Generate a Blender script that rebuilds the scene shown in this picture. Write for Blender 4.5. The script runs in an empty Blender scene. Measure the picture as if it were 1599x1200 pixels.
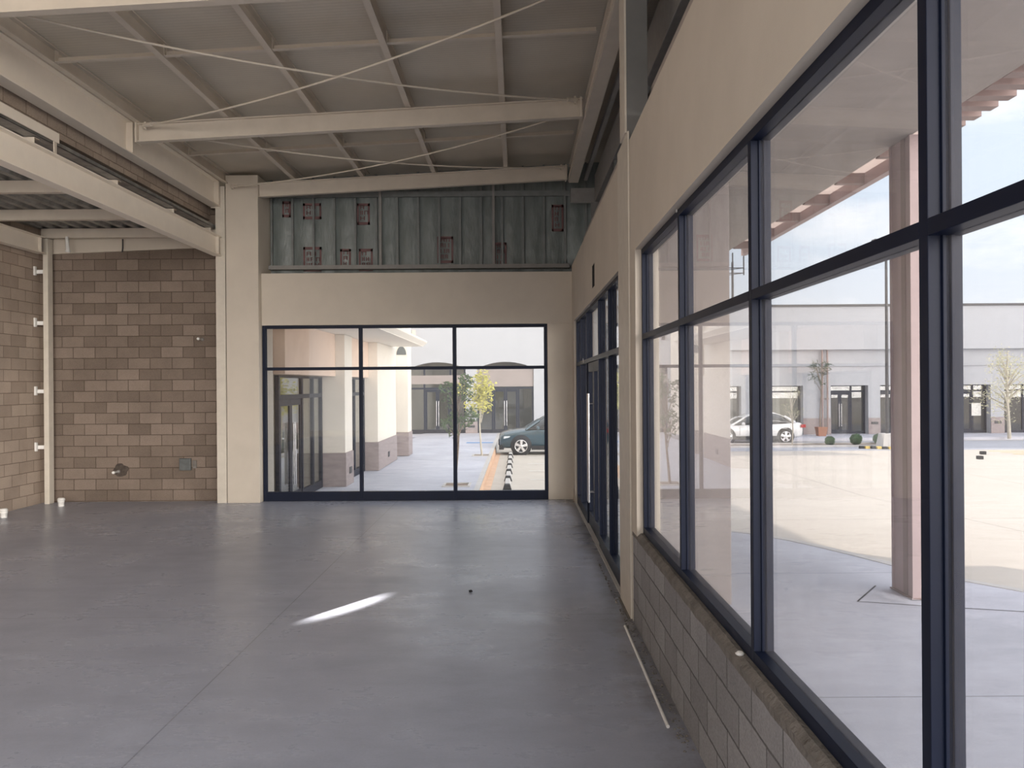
import bpy, bmesh, math, random
from mathutils import Vector, Matrix, noise
R = math.radians
scene = bpy.context.scene
COL = scene.collection
rng = random.Random(7)

# ------------------------------------------------------------------ materials
def new_mat(name):
    m = bpy.data.materials.new(name); m.use_nodes = True
    nt = m.node_tree; nt.nodes.clear()
    out = nt.nodes.new('ShaderNodeOutputMaterial')
    return m, nt, out

def N(nt, t, **kw):
    n = nt.nodes.new(t)
    for k, v in kw.items():
        if k in n.inputs.keys(): n.inputs[k].default_value = v
        else: setattr(n, k, v)
    return n

def mat(name, col, rough=0.6, var=0.12, scale=3.0, bump=0.0, bscale=60.0, metal=0.0, spec=0.4, stretch=None, stain=None, coat=0.0):
    """painted / plain surface: colour varied by two octaves of noise, optional fine bump, optional darker stains"""
    m, nt, out = new_mat(name)
    b = N(nt, 'ShaderNodeBsdfPrincipled'); L = nt.links.new
    b.inputs['Roughness'].default_value = rough; b.inputs['Metallic'].default_value = metal
    b.inputs['Specular IOR Level'].default_value = spec
    if coat: b.inputs['Coat Weight'].default_value = coat; b.inputs['Coat Roughness'].default_value = 0.05
    tc = N(nt, 'ShaderNodeTexCoord'); mp = N(nt, 'ShaderNodeMapping')
    if stretch: mp.inputs['Scale'].default_value = stretch
    L(tc.outputs['Object'], mp.inputs['Vector'])
    n1 = N(nt, 'ShaderNodeTexNoise', Scale=scale, Detail=6.0, Roughness=0.6); L(mp.outputs[0], n1.inputs['Vector'])
    cr = N(nt, 'ShaderNodeValToRGB')
    d = [max(0, c * (1 - var)) for c in col]; l = [min(1, c * (1 + var)) for c in col]
    cr.color_ramp.elements[0].position = 0.3; cr.color_ramp.elements[1].position = 0.7
    cr.color_ramp.elements[0].color = (*d, 1); cr.color_ramp.elements[1].color = (*l, 1)
    L(n1.outputs['Fac'], cr.inputs['Fac'])
    src = cr.outputs['Color']
    if stain:
        n2 = N(nt, 'ShaderNodeTexNoise', Scale=stain[1], Detail=8.0, Roughness=0.7); L(mp.outputs[0], n2.inputs['Vector'])
        r2 = N(nt, 'ShaderNodeValToRGB'); r2.color_ramp.elements[0].position = stain[2]; r2.color_ramp.elements[1].position = min(1, stain[2] + 0.15)
        L(n2.outputs['Fac'], r2.inputs['Fac'])
        mx = N(nt, 'ShaderNodeMix', data_type='RGBA'); mx.inputs['B'].default_value = (*stain[0], 1)
        L(r2.outputs['Color'], mx.inputs['Factor']); L(src, mx.inputs['A']); src = mx.outputs['Result']
    L(src, b.inputs['Base Color'])
    if bump:
        n3 = N(nt, 'ShaderNodeTexNoise', Scale=bscale, Detail=5.0); L(mp.outputs[0], n3.inputs['Vector'])
        bp = N(nt, 'ShaderNodeBump', Strength=bump, Distance=0.02); L(n3.outputs['Fac'], bp.inputs['Height']); L(bp.outputs[0], b.inputs['Normal'])
    L(b.outputs[0], out.inputs['Surface'])
    return m

def block_mat(name, c1, c2, mortar, axis, off=(0, 0)):
    """concrete block masonry, 0.4 x 0.2 m; axis x: wall runs along X, y: along Y"""
    m, nt, out = new_mat(name); L = nt.links.new
    b = N(nt, 'ShaderNodeBsdfPrincipled', Roughness=0.95); b.inputs['Specular IOR Level'].default_value = 0.15
    tc = N(nt, 'ShaderNodeTexCoord'); sp = N(nt, 'ShaderNodeSeparateXYZ'); L(tc.outputs['Object'], sp.inputs[0])
    cb = N(nt, 'ShaderNodeCombineXYZ')
    a1 = N(nt, 'ShaderNodeMath', operation='ADD'); a1.inputs[1].default_value = off[0] + 40
    a2 = N(nt, 'ShaderNodeMath', operation='ADD'); a2.inputs[1].default_value = off[1] + 40
    L(sp.outputs['X' if axis == 'x' else 'Y'], a1.inputs[0]); L(sp.outputs['Z'], a2.inputs[0])
    L(a1.outputs[0], cb.inputs['X']); L(a2.outputs[0], cb.inputs['Y'])
    wob = N(nt, 'ShaderNodeTexNoise', Scale=9.0, Detail=3.0); L(tc.outputs['Object'], wob.inputs['Vector'])
    wm = N(nt, 'ShaderNodeVectorMath', operation='MULTIPLY_ADD'); wm.inputs[1].default_value = (0.012, 0.012, 0); L(wob.outputs['Color'], wm.inputs[0]); L(cb.outputs[0], wm.inputs[2])
    br = N(nt, 'ShaderNodeTexBrick', Scale=1.0)
    br.inputs['Mortar Size'].default_value = 0.0065; br.inputs['Mortar Smooth'].default_value = 0.35; br.inputs['Bias'].default_value = -0.1
    br.inputs['Brick Width'].default_value = 0.4; br.inputs['Row Height'].default_value = 0.2
    br.inputs['Color1'].default_value = (*c1, 1); br.inputs['Color2'].default_value = (*c2, 1); br.inputs['Mortar'].default_value = (*mortar, 1)
    L(wm.outputs[0], br.inputs['Vector'])
    n1 = N(nt, 'ShaderNodeTexNoise', Scale=1.3, Detail=6.0, Roughness=0.65); L(tc.outputs['Object'], n1.inputs['Vector'])
    n2 = N(nt, 'ShaderNodeTexNoise', Scale=90.0, Detail=3.0); L(tc.outputs['Object'], n2.inputs['Vector'])
    mm = N(nt, 'ShaderNodeMath', operation='ADD'); L(n1.outputs['Fac'], mm.inputs[0]); L(n2.outputs['Fac'], mm.inputs[1])
    mr = N(nt, 'ShaderNodeMapRange'); mr.inputs['From Min'].default_value = 0.6; mr.inputs['From Max'].default_value = 1.4; mr.inputs['To Min'].default_value = 0.72; mr.inputs['To Max'].default_value = 1.28
    L(mm.outputs[0], mr.inputs['Value'])
    mu = N(nt, 'ShaderNodeMix', data_type='RGBA', blend_type='MULTIPLY'); mu.inputs['Factor'].default_value = 1
    L(br.outputs['Color'], mu.inputs['A']); L(mr.outputs[0], mu.inputs['B']); L(mu.outputs['Result'], b.inputs['Base Color'])
    h = N(nt, 'ShaderNodeMath', operation='MULTIPLY_ADD'); h.inputs[1].default_value = -1.0; L(br.outputs['Fac'], h.inputs[0])
    h2 = N(nt, 'ShaderNodeMath', operation='MULTIPLY'); h2.inputs[1].default_value = 0.35; L(n2.outputs['Fac'], h2.inputs[0]); L(h2.outputs[0], h.inputs[2])
    bp = N(nt, 'ShaderNodeBump', Strength=0.7, Distance=0.012); L(h.outputs[0], bp.inputs['Height']); L(bp.outputs[0], b.inputs['Normal'])
    L(b.outputs[0], out.inputs['Surface'])
    return m

def concrete_mat(name, col, rough, joints=(), var=0.16, spots=0.25, dirt=False):
    """trowelled concrete: broad tone, streaky blotches, specks; saw-cut joints as (axis, position, width)"""
    m, nt, out = new_mat(name); L = nt.links.new
    b = N(nt, 'ShaderNodeBsdfPrincipled', Roughness=rough); b.inputs['Specular IOR Level'].default_value = 0.35
    tc = N(nt, 'ShaderNodeTexCoord'); sp = N(nt, 'ShaderNodeSeparateXYZ'); L(tc.outputs['Object'], sp.inputs[0])
    def nz(s, d, r, lo, hi, st=None):
        n = N(nt, 'ShaderNodeTexNoise', Scale=s, Detail=d, Roughness=r)
        if st:
            mp = N(nt, 'ShaderNodeMapping'); mp.inputs['Scale'].default_value = st; L(tc.outputs['Object'], mp.inputs[0]); L(mp.outputs[0], n.inputs['Vector'])
        else: L(tc.outputs['Object'], n.inputs['Vector'])
        r_ = N(nt, 'ShaderNodeMapRange'); r_.inputs['From Min'].default_value = 0.25; r_.inputs['From Max'].default_value = 0.75
        r_.inputs['To Min'].default_value = lo; r_.inputs['To Max'].default_value = hi; L(n.outputs['Fac'], r_.inputs['Value'])
        return r_.outputs[0]
    a = nz(0.55, 8, 0.65, 1 - var, 1 + var); c = nz(2.2, 9, 0.72, 1 - var * 0.7, 1 + var * 0.7, (0.6, 1.6, 1)); e = nz(55, 4, 0.6, 1 - var * 0.35, 1 + var * 0.35)
    m1 = N(nt, 'ShaderNodeMath', operation='MULTIPLY'); L(a, m1.inputs[0]); L(c, m1.inputs[1])
    m2 = N(nt, 'ShaderNodeMath', operation='MULTIPLY'); L(m1.outputs[0], m2.inputs[0]); L(e, m2.inputs[1])
    # dark specks and scuffs
    ns = N(nt, 'ShaderNodeTexNoise', Scale=7.0, Detail=10.0, Roughness=0.75); L(tc.outputs['Object'], ns.inputs['Vector'])
    rs = N(nt, 'ShaderNodeMapRange'); rs.inputs['From Min'].default_value = 0.66; rs.inputs['From Max'].default_value = 0.76; rs.inputs['To Min'].default_value = 1.0; rs.inputs['To Max'].default_value = 1 - spots; L(ns.outputs['Fac'], rs.inputs['Value'])
    m3 = N(nt, 'ShaderNodeMath', operation='MULTIPLY'); L(m2.outputs[0], m3.inputs[0]); L(rs.outputs[0], m3.inputs[1])
    last = m3.outputs[0]
    for ax, p, w in joints:
        s = N(nt, 'ShaderNodeMath', operation='SUBTRACT'); s.inputs[1].default_value = p; L(sp.outputs[ax], s.inputs[0])
        ab = N(nt, 'ShaderNodeMath', operation='ABSOLUTE'); L(s.outputs[0], ab.inputs[0])
        g = N(nt, 'ShaderNodeMapRange'); g.inputs['From Min'].default_value = w * 0.5; g.inputs['From Max'].default_value = w; g.inputs['To Min'].default_value = 0.6; g.inputs['To Max'].default_value = 1.0; L(ab.outputs[0], g.inputs['Value'])
        k = N(nt, 'ShaderNodeMath', operation='MULTIPLY'); L(last, k.inputs[0]); L(g.outputs[0], k.inputs[1]); last = k.outputs[0]
    mu = N(nt, 'ShaderNodeMix', data_type='RGBA', blend_type='MULTIPLY'); mu.inputs['Factor'].default_value = 1; mu.inputs['A'].default_value = (*col, 1)
    L(last, mu.inputs['B']); L(mu.outputs['Result'], b.inputs['Base Color'])
    if dirt:  # brown site dirt swept against the right wall and ragged patches by the column foot
        nd = N(nt, 'ShaderNodeTexNoise', Scale=1.7, Detail=9.0, Roughness=0.7); L(tc.outputs['Object'], nd.inputs['Vector'])
        gx = N(nt, 'ShaderNodeMapRange'); gx.inputs['From Min'].default_value = 0.25; gx.inputs['From Max'].default_value = 1.0; gx.inputs['To Min'].default_value = -0.5; gx.inputs['To Max'].default_value = 0.22; L(sp.outputs['X'], gx.inputs['Value'])
        sm = N(nt, 'ShaderNodeMath', operation='ADD'); L(nd.outputs['Fac'], sm.inputs[0]); L(gx.outputs[0], sm.inputs[1])
        gr = N(nt, 'ShaderNodeMapRange'); gr.inputs['From Min'].default_value = 0.45; gr.inputs['From Max'].default_value = 0.75; gr.inputs['To Max'].default_value = 0.75; L(sm.outputs[0], gr.inputs['Value'])
        dm = N(nt, 'ShaderNodeMix', data_type='RGBA'); dm.inputs['B'].default_value = (0.13, 0.115, 0.105, 1); L(gr.outputs[0], dm.inputs['Factor']); L(mu.outputs['Result'], dm.inputs['A']); L(dm.outputs['Result'], b.inputs['Base Color'])
    ro = N(nt, 'ShaderNodeMapRange'); ro.inputs['From Min'].default_value = 0.8; ro.inputs['From Max'].default_value = 1.2; ro.inputs['To Min'].default_value = rough + 0.12; ro.inputs['To Max'].default_value = rough - 0.1
    L(m1.outputs[0], ro.inputs['Value']); L(ro.outputs[0], b.inputs['Roughness'])
    bp = N(nt, 'ShaderNodeBump', Strength=0.06, Distance=0.006); L(m2.outputs[0], bp.inputs['Height']); L(bp.outputs[0], b.inputs['Normal'])
    L(b.outputs[0], out.inputs['Surface'])
    return m

def glass_mat(name, tint, dust=0.0, dustcol=(0.75, 0.72, 0.72), f0=0.035):
    """clear pane: transmission with tint, Schlick reflection, and a film of streaky dust"""
    m, nt, out = new_mat(name); L = nt.links.new
    lw = N(nt, 'ShaderNodeLayerWeight', Blend=0.5)
    pw = N(nt, 'ShaderNodeMath', operation='POWER'); pw.inputs[1].default_value = 5.0; L(lw.outputs['Facing'], pw.inputs[0])
    ma = N(nt, 'ShaderNodeMath', operation='MULTIPLY_ADD'); ma.inputs[1].default_value = 1 - f0; ma.inputs[2].default_value = f0; L(pw.outputs[0], ma.inputs[0])
    tr = N(nt, 'ShaderNodeBsdfTransparent'); tr.inputs[0].default_value = (*tint, 1)
    gl = N(nt, 'ShaderNodeBsdfGlossy'); gl.inputs['Roughness'].default_value = 0.0; gl.inputs['Color'].default_value = (0.95, 0.95, 0.95, 1)
    mx = N(nt, 'ShaderNodeMixShader'); L(ma.outputs[0], mx.inputs[0]); L(tr.outputs[0], mx.inputs[1]); L(gl.outputs[0], mx.inputs[2])
    last = mx.outputs[0]
    if dust:
        tc = N(nt, 'ShaderNodeTexCoord'); mp = N(nt, 'ShaderNodeMapping'); mp.inputs['Scale'].default_value = (1, 2.2, 0.7); mp.inputs['Rotation'].default_value = (R(35), 0, 0); L(tc.outputs['Object'], mp.inputs[0])
        nz = N(nt, 'ShaderNodeTexNoise', Scale=3.0, Detail=9.0, Roughness=0.72); L(mp.outputs[0], nz.inputs['Vector'])
        mr = N(nt, 'ShaderNodeMapRange'); mr.inputs['From Min'].default_value = 0.35; mr.inputs['From Max'].default_value = 0.75; mr.inputs['To Min'].default_value = dust * 0.5; mr.inputs['To Max'].default_value = dust * 1.6; L(nz.outputs['Fac'], mr.inputs['Value'])
        df = N(nt, 'ShaderNodeBsdfDiffuse'); df.inputs[0].default_value = (*dustcol, 1)
        tl = N(nt, 'ShaderNodeBsdfTranslucent'); tl.inputs[0].default_value = (*dustcol, 1)
        dm = N(nt, 'ShaderNodeMixShader'); dm.inputs[0].default_value = 0.6; L(df.outputs[0], dm.inputs[1]); L(tl.outputs[0], dm.inputs[2])
        m2 = N(nt, 'ShaderNodeMixShader'); L(mr.outputs[0], m2.inputs[0]); L(last, m2.inputs[1]); L(dm.outputs[0], m2.inputs[2]); last = m2.outputs[0]
    L(last, out.inputs['Surface'])
    return m

def ribbed_mat(name, col, axis, pitch, rough=0.6, depth=0.3, metal=0.0, var=0.08):
    m, nt, out = new_mat(name); L = nt.links.new
    b = N(nt, 'ShaderNodeBsdfPrincipled', Roughness=rough, Metallic=metal)
    tc = N(nt, 'ShaderNodeTexCoord'); sp = N(nt, 'ShaderNodeSeparateXYZ'); L(tc.outputs['Object'], sp.inputs[0])
    mu = N(nt, 'ShaderNodeMath', operation='MULTIPLY'); mu.inputs[1].default_value = 2 * math.pi / pitch; L(sp.outputs[axis], mu.inputs[0])
    si = N(nt, 'ShaderNodeMath', operation='SINE'); L(mu.outputs[0], si.inputs[0])
    pw = N(nt, 'ShaderNodeMapRange'); pw.inputs['From Min'].default_value = 0.75; pw.inputs['From Max'].default_value = 1.0; L(si.outputs[0], pw.inputs['Value'])
    nz = N(nt, 'ShaderNodeTexNoise', Scale=1.2, Detail=5.0); L(tc.outputs['Object'], nz.inputs['Vector'])
    cr = N(nt, 'ShaderNodeMapRange'); cr.inputs['From Min'].default_value = 0.3; cr.inputs['From Max'].default_value = 0.7; cr.inputs['To Min'].default_value = 1 - var; cr.inputs['To Max'].default_value = 1 + var; L(nz.outputs['Fac'], cr.inputs['Value'])
    dk = N(nt, 'ShaderNodeMath', operation='MULTIPLY_ADD'); dk.inputs[1].default_value = -0.12; dk.inputs[2].default_value = 1.0; L(pw.outputs[0], dk.inputs[0])
    k = N(nt, 'ShaderNodeMath', operation='MULTIPLY'); L(cr.outputs[0], k.inputs[0]); L(dk.outputs[0], k.inputs[1])
    mx = N(nt, 'ShaderNodeMix', data_type='RGBA', blend_type='MULTIPLY'); mx.inputs['Factor'].default_value = 1; mx.inputs['A'].default_value = (*col, 1); L(k.outputs[0], mx.inputs['B']); L(mx.outputs['Result'], b.inputs['Base Color'])
    bp = N(nt, 'ShaderNodeBump', Strength=depth, Distance=0.006); L(pw.outputs[0], bp.inputs['Height']); L(bp.outputs[0], b.inputs['Normal'])
    L(b.outputs[0], out.inputs['Surface'])
    return m

M = {}
M['cream'] = mat('cream_plaster', (0.60, 0.54, 0.46), 0.75, 0.05, 1.6, bump=0.10, bscale=140, spec=0.25)
M['steel_lit'] = mat('lit_cream_steel', (0.86, 0.785, 0.68), 0.5, 0.03, 4.0, spec=0.4)  # lighter copy of the cream steel, light painted into the left beams
M['steel'] = mat('cream_painted_steel', (0.64, 0.575, 0.49), 0.5, 0.05, 4.0, spec=0.4, stain=((0.30, 0.26, 0.21), 5.0, 0.72))
M['steel_worn'] = mat('worn_cream_steel', (0.62, 0.57, 0.49), 0.55, 0.07, 6.0, stain=((0.10, 0.09, 0.08), 14.0, 0.73))
M['frame'] = mat('navy_black_aluminium', (0.004, 0.008, 0.024), 0.46, 0.12, 8.0, spec=0.25, stretch=(1, 1, 0.15))
M['frame_groove'] = mat('black_gasket', (0.006, 0.006, 0.008), 0.6, 0.1)
M['steel_bright'] = mat('brushed_stainless', (0.72, 0.72, 0.74), 0.22, 0.05, 20, metal=1.0)
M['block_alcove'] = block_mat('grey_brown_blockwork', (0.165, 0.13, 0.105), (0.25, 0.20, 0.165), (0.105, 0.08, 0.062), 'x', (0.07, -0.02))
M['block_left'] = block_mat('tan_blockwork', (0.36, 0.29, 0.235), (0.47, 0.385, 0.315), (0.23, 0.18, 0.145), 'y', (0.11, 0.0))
M['block_low'] = block_mat('grey_blockwork', (0.25, 0.245, 0.25), (0.33, 0.325, 0.33), (0.14, 0.135, 0.135), 'y', (0.21, 0.0))
M['mortar'] = mat('rough_mortar', (0.20, 0.185, 0.17), 0.95, 0.25, 9, bump=0.8, bscale=40, spec=0.1)
M['floor'] = concrete_mat('trowelled_concrete_floor', (0.355, 0.378, 0.455), 0.29, (('Y', 7.05, 0.006), ('X', -2.17, 0.007), ('Y', 11.2, 0.004)), var=0.17, spots=0.12, dirt=True)
M['walk'] = concrete_mat('pale_broomed_concrete', (0.53, 0.54, 0.605), 0.8, (('Y', 8.6, 0.012), ('Y', 5.2, 0.012), ('Y', 12.0, 0.012), ('Y', 22.0, 0.02), ('Y', 26.0, 0.02), ('Y', 31.0, 0.02)), spots=0.4)
M['lot'] = concrete_mat('tan_parking_concrete', (0.56, 0.51, 0.45), 0.85, (('Y', 14.0, 0.02), ('Y', 24.0, 0.02), ('Y', 29.0, 0.02), ('X', 8.0, 0.02), ('X', 13.0, 0.02)), var=0.07, spots=0.1)
M['lot_shade'] = concrete_mat('shade_blue_paving', (0.40, 0.41, 0.45), 0.85, (), var=0.08, spots=0.1)
M['roof'] = ribbed_mat('cream_roof_panel', (0.60, 0.545, 0.455), 'Y', 0.062, 0.55, 0.25)
M['deck'] = mat('galvanised_deck', (0.30, 0.30, 0.29), 0.45, 0.35, 5, metal=0.6)
M['film'] = mat('blue_grey_vapour_film', (0.19, 0.215, 0.21), 0.36, 0.22, 3, bump=0.4, bscale=14, spec=0.5, stretch=(2.2, 1, 0.6))
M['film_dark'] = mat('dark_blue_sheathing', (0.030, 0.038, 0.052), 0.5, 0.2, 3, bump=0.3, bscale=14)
M['stud'] = mat('galvanised_stud', (0.19, 0.20, 0.20), 0.5, 0.15, 8, metal=0.3)
M['stud_pale'] = mat('pale_grey_steel', (0.27, 0.26, 0.25), 0.5, 0.1, 8)
M['red_print'] = mat('faded_red_print', (0.17, 0.085, 0.085), 0.5, 0.25, 5)
M['soffit'] = mat('grey_brown_stucco', (0.40, 0.355, 0.325), 0.85, 0.08, 2.5, bump=0.15, bscale=90, stretch=(0.7, 2.0, 1))
M['pink'] = mat('dusty_pink_paint', (0.47, 0.365, 0.36), 0.65, 0.06, 3)
M['pink_dark'] = mat('mauve_brown_paint', (0.30, 0.22, 0.205), 0.65, 0.06, 3)
def sheet_mat():
    m, nt, out = new_mat('pale_pink_translucent_sheet'); L = nt.links.new
    tc = N(nt, 'ShaderNodeTexCoord'); nz = N(nt, 'ShaderNodeTexNoise', Scale=4.0, Detail=4.0); L(tc.outputs['Object'], nz.inputs['Vector'])
    cr = N(nt, 'ShaderNodeValToRGB'); cr.color_ramp.elements[0].color = (0.86, 0.76, 0.70, 1); cr.color_ramp.elements[1].color = (0.92, 0.83, 0.78, 1); L(nz.outputs['Fac'], cr.inputs['Fac'])
    d = N(nt, 'ShaderNodeBsdfDiffuse'); t = N(nt, 'ShaderNodeBsdfTranslucent'); L(cr.outputs[0], d.inputs[0]); L(cr.outputs[0], t.inputs[0])
    mx = N(nt, 'ShaderNodeMixShader'); mx.inputs[0].default_value = 0.65; L(d.outputs[0], mx.inputs[1]); L(t.outputs[0], mx.inputs[2]); L(mx.outputs[0], out.inputs['Surface'])
    return m
M['sheet'] = sheet_mat()
M['stucco_pink'] = mat('pinkish_stucco', (0.31, 0.27, 0.255), 0.85, 0.08, 2.0, bump=0.15, bscale=80)
M['ext_cream'] = mat('exterior_cream_stucco', (0.80, 0.75, 0.67), 0.85, 0.04, 2.0, bump=0.08, bscale=80)
M['ext_white'] = mat('exterior_white_stucco', (0.43, 0.445, 0.475), 0.85, 0.03, 2.0, bump=0.08, bscale=80)
M['ext_peach'] = mat('exterior_peach_stucco', (0.80, 0.62, 0.50), 0.85, 0.05, 2.0, bump=0.08, bscale=80)
M['plinth'] = mat('brown_stone_plinth', (0.33, 0.28, 0.275), 0.8, 0.16, 4.0, bump=0.15, bscale=30, stretch=(1, 1, 3))
M['dark_metal'] = mat('dark_grey_metal', (0.05, 0.05, 0.055), 0.5, 0.1)
M['shop_dark'] = mat('dim_shop_interior', (0.11, 0.10, 0.095), 0.9, 0.3, 0.7)
M['shop_tan'] = mat('tan_blind_interior', (0.42, 0.38, 0.30), 0.9, 0.2, 0.9)
M['pvc'] = mat('white_pvc', (0.78, 0.77, 0.74), 0.4, 0.06, 20)
M['steel_shaded'] = mat('shaded_grey_steel', (0.17, 0.17, 0.165), 0.6, 0.08, 4)
M['galv'] = mat('grey_steel_box', (0.13, 0.14, 0.14), 0.5, 0.15, 12, metal=0.3)
M['hole'] = mat('shade_and_joint_black', (0.012, 0.011, 0.010), 1.0, 0.2)
M['black'] = mat('black_rubber', (0.018, 0.018, 0.020), 0.7, 0.2)
M['bark'] = mat('grey_brown_bark', (0.22, 0.17, 0.13), 0.9, 0.3, 15, bump=0.5, bscale=40)
M['bark_pale'] = mat('pale_bark', (0.50, 0.46, 0.38), 0.9, 0.2, 15)
M['leaf'] = mat('green_leaf', (0.075, 0.125, 0.045), 0.6, 0.45, 6)
M['leaf_yellow'] = mat('yellow_green_leaf', (0.50, 0.48, 0.13), 0.6, 0.35, 5)
M['leaf_pale'] = mat('pale_straw_leaf', (0.58, 0.56, 0.36), 0.6, 0.25, 5)
M['leaf_dark'] = mat('dark_green_leaf', (0.045, 0.075, 0.04), 0.6, 0.4, 6)
M['bush'] = mat('clipped_green_leaf', (0.055, 0.12, 0.045), 0.6, 0.4, 12)
M['soil'] = mat('brown_planting_soil', (0.27, 0.21, 0.165), 0.95, 0.3, 6, bump=0.6, bscale=30)
M['terracotta'] = mat('terracotta', (0.34, 0.15, 0.09), 0.7, 0.15, 8)
M['car_blue'] = mat('teal_blue_car_paint', (0.022, 0.060, 0.085), 0.25, 0.03, 2, spec=0.5, metal=0.3, coat=0.8)
M['car_white'] = mat('white_car_paint', (0.80, 0.80, 0.80), 0.25, 0.02, 2, coat=0.8)
M['car_glass'] = mat('dark_car_glass', (0.015, 0.018, 0.022), 0.06, 0.1, spec=0.8)
M['chrome'] = mat('bright_alloy', (0.75, 0.75, 0.76), 0.25, 0.05, metal=0.9)
M['lamp_lens'] = mat('pale_headlamp_lens', (0.60, 0.65, 0.70), 0.1, 0.1, coat=1.0)
M['red_lens'] = mat('red_lamp_lens', (0.45, 0.02, 0.02), 0.15, 0.1)
M['curb'] = mat('grey_curb_concrete', (0.55, 0.53, 0.51), 0.85, 0.1, 5)
M['curb_orange'] = mat('worn_orange_curb_paint', (0.66, 0.45, 0.31), 0.8, 0.2, 3, stain=((0.55, 0.53, 0.51), 4.0, 0.58))
M['blue_paint'] = mat('blue_parking_paint', (0.16, 0.32, 0.60), 0.8, 0.15, 4)
M['yellow_paint'] = mat('yellow_parking_paint', (0.75, 0.55, 0.16), 0.8, 0.2, 4, stain=((0.56, 0.51, 0.45), 5.0, 0.6))
M['white_paint'] = mat('white_parking_paint', (0.80, 0.78, 0.75), 0.8, 0.1, 4)
M['paper'] = mat('white_paper_notice', (0.75, 0.74, 0.70), 0.8, 0.15, 9)
M['glass'] = glass_mat('clear_window_glass', (0.80, 0.805, 0.81), 0.004)
M['glass_dusty'] = glass_mat('dusty_window_glass', (0.80, 0.805, 0.82), 0.03)
M['glass_shop'] = glass_mat('shop_glass', (0.78, 0.80, 0.80), 0.0, f0=0.07)

# ------------------------------------------------------------------ mesh builder
class MB:
    def __init__(s): s.v = []; s.f = []; s.sm = []
    def add(s, vs, fs, smooth=False):
        o = len(s.v); s.v += [tuple(p) for p in vs]; s.f += [tuple(i + o for i in f) for f in fs]; s.sm += [smooth] * len(fs); return s
    def box(s, x0, x1, y0, y1, z0, z1):
        if x0 > x1: x0, x1 = x1, x0
        if y0 > y1: y0, y1 = y1, y0
        if z0 > z1: z0, z1 = z1, z0
        v = [(x0, y0, z0), (x1, y0, z0), (x1, y1, z0), (x0, y1, z0), (x0, y0, z1), (x1, y0, z1), (x1, y1, z1), (x0, y1, z1)]
        return s.add(v, [(3, 2, 1, 0), (4, 5, 6, 7), (0, 1, 5, 4), (1, 2, 6, 5), (2, 3, 7, 6), (3, 0, 4, 7)])
    def hexa(s, v):  # 8 explicit corners ordered like box
        return s.add(v, [(3, 2, 1, 0), (4, 5, 6, 7), (0, 1, 5, 4), (1, 2, 6, 5), (2, 3, 7, 6), (3, 0, 4, 7)])
    def prism(s, poly, axis, a, b):
        """poly: 2D points (ccw); extruded along axis from a to b"""
        n = len(poly)
        def P(p, t): return {'x': (t, p[0], p[1]), 'y': (p[0], t, p[1]), 'z': (p[0], p[1], t)}[axis]
        v = [P(p, a) for p in poly] + [P(p, b) for p in poly]
        fs = [tuple(range(n)), tuple(range(2 * n - 1, n - 1, -1))] + [((i + 1) % n, i, n + i, n + (i + 1) % n) for i in range(n)]
        return s.add(v, fs)
    def tube(s, pts, r, n=8, cap=True, smooth=True):
        pts = [Vector(p) for p in pts]; rs = r if isinstance(r, (list, tuple)) else [r] * len(pts)
        rings = []; up = None
        for i, p in enumerate(pts):
            t = (pts[min(i + 1, len(pts) - 1)] - pts[max(i - 1, 0)]).normalized()
            if up is None: up = t.orthogonal().normalized()
            up = (up - t * up.dot(t)).normalized(); w = t.cross(up)
            rings.append([p + (up * math.cos(2 * math.pi * k / n) + w * math.sin(2 * math.pi * k / n)) * rs[i] for k in range(n)])
        v = [q for rg in rings for q in rg]; fs = []
        for i in range(len(pts) - 1):
            for k in range(n):
                fs.append((i * n + k, i * n + (k + 1) % n, (i + 1) * n + (k + 1) % n, (i + 1) * n + k))
        s.add(v, fs, smooth)
        if cap: s.add(rings[0], [tuple(range(n - 1, -1, -1))]); s.add(rings[-1], [tuple(range(n))])
        return s
    def lathe(s, prof, c, axis='z', n=24, smooth=True):
        """prof: (radius, height) list; revolved about axis through c"""
        v = []; fs = []
        for r, h in prof:
            for k in range(n):
                a = 2 * math.pi * k / n; q = (r * math.cos(a), r * math.sin(a))
                v.append({'z': (c[0] + q[0], c[1] + q[1], c[2] + h), 'y': (c[0] + q[0], c[1] + h, c[2] + q[1]), 'x': (c[0] + h, c[1] + q[0], c[2] + q[1])}[axis])
        for i in range(len(prof) - 1):
            for k in range(n): fs.append((i * n + k, i * n + (k + 1) % n, (i + 1) * n + (k + 1) % n, (i + 1) * n + k))
        return s.add(v, fs, smooth)
    def loft(s, secs, smooth=True, cap=True):
        n = len(secs[0]); v = [p for q in secs for p in q]; fs = []
        for i in range(len(secs) - 1):
            for k in range(n): fs.append((i * n + k, i * n + (k + 1) % n, (i + 1) * n + (k + 1) % n, (i + 1) * n + k))
        if cap: fs += [tuple(range(n - 1, -1, -1)), tuple(range((len(secs) - 1) * n, len(secs) * n))]
        return s.add(v, fs, smooth)
    def build(s, name, m, parent=None, bevel=0.0, kind=None):
        me = bpy.data.meshes.new(name); me.from_pydata(s.v, [], s.f); me.update()
        for p, q in zip(me.polygons, s.sm): p.use_smooth = q
        bm = bmesh.new(); bm.from_mesh(me); bmesh.ops.recalc_face_normals(bm, faces=bm.faces); bm.to_mesh(me); bm.free()
        me.materials.append(m); o = bpy.data.objects.new(name, me); COL.objects.link(o)
        if parent is not None:
            o.parent = parent; o.location = (0, 0, 0)
            o.matrix_parent_inverse = Matrix.Identity(4)
            off = root_loc(parent)
            me.transform(Matrix.Translation(-off))
        if bevel:
            b = o.modifiers.new('bevel', 'BEVEL'); b.width = bevel; b.segments = 2; b.limit_method = 'ANGLE'; b.angle_limit = R(40)
        if kind: o['kind'] = kind
        return o

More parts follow.
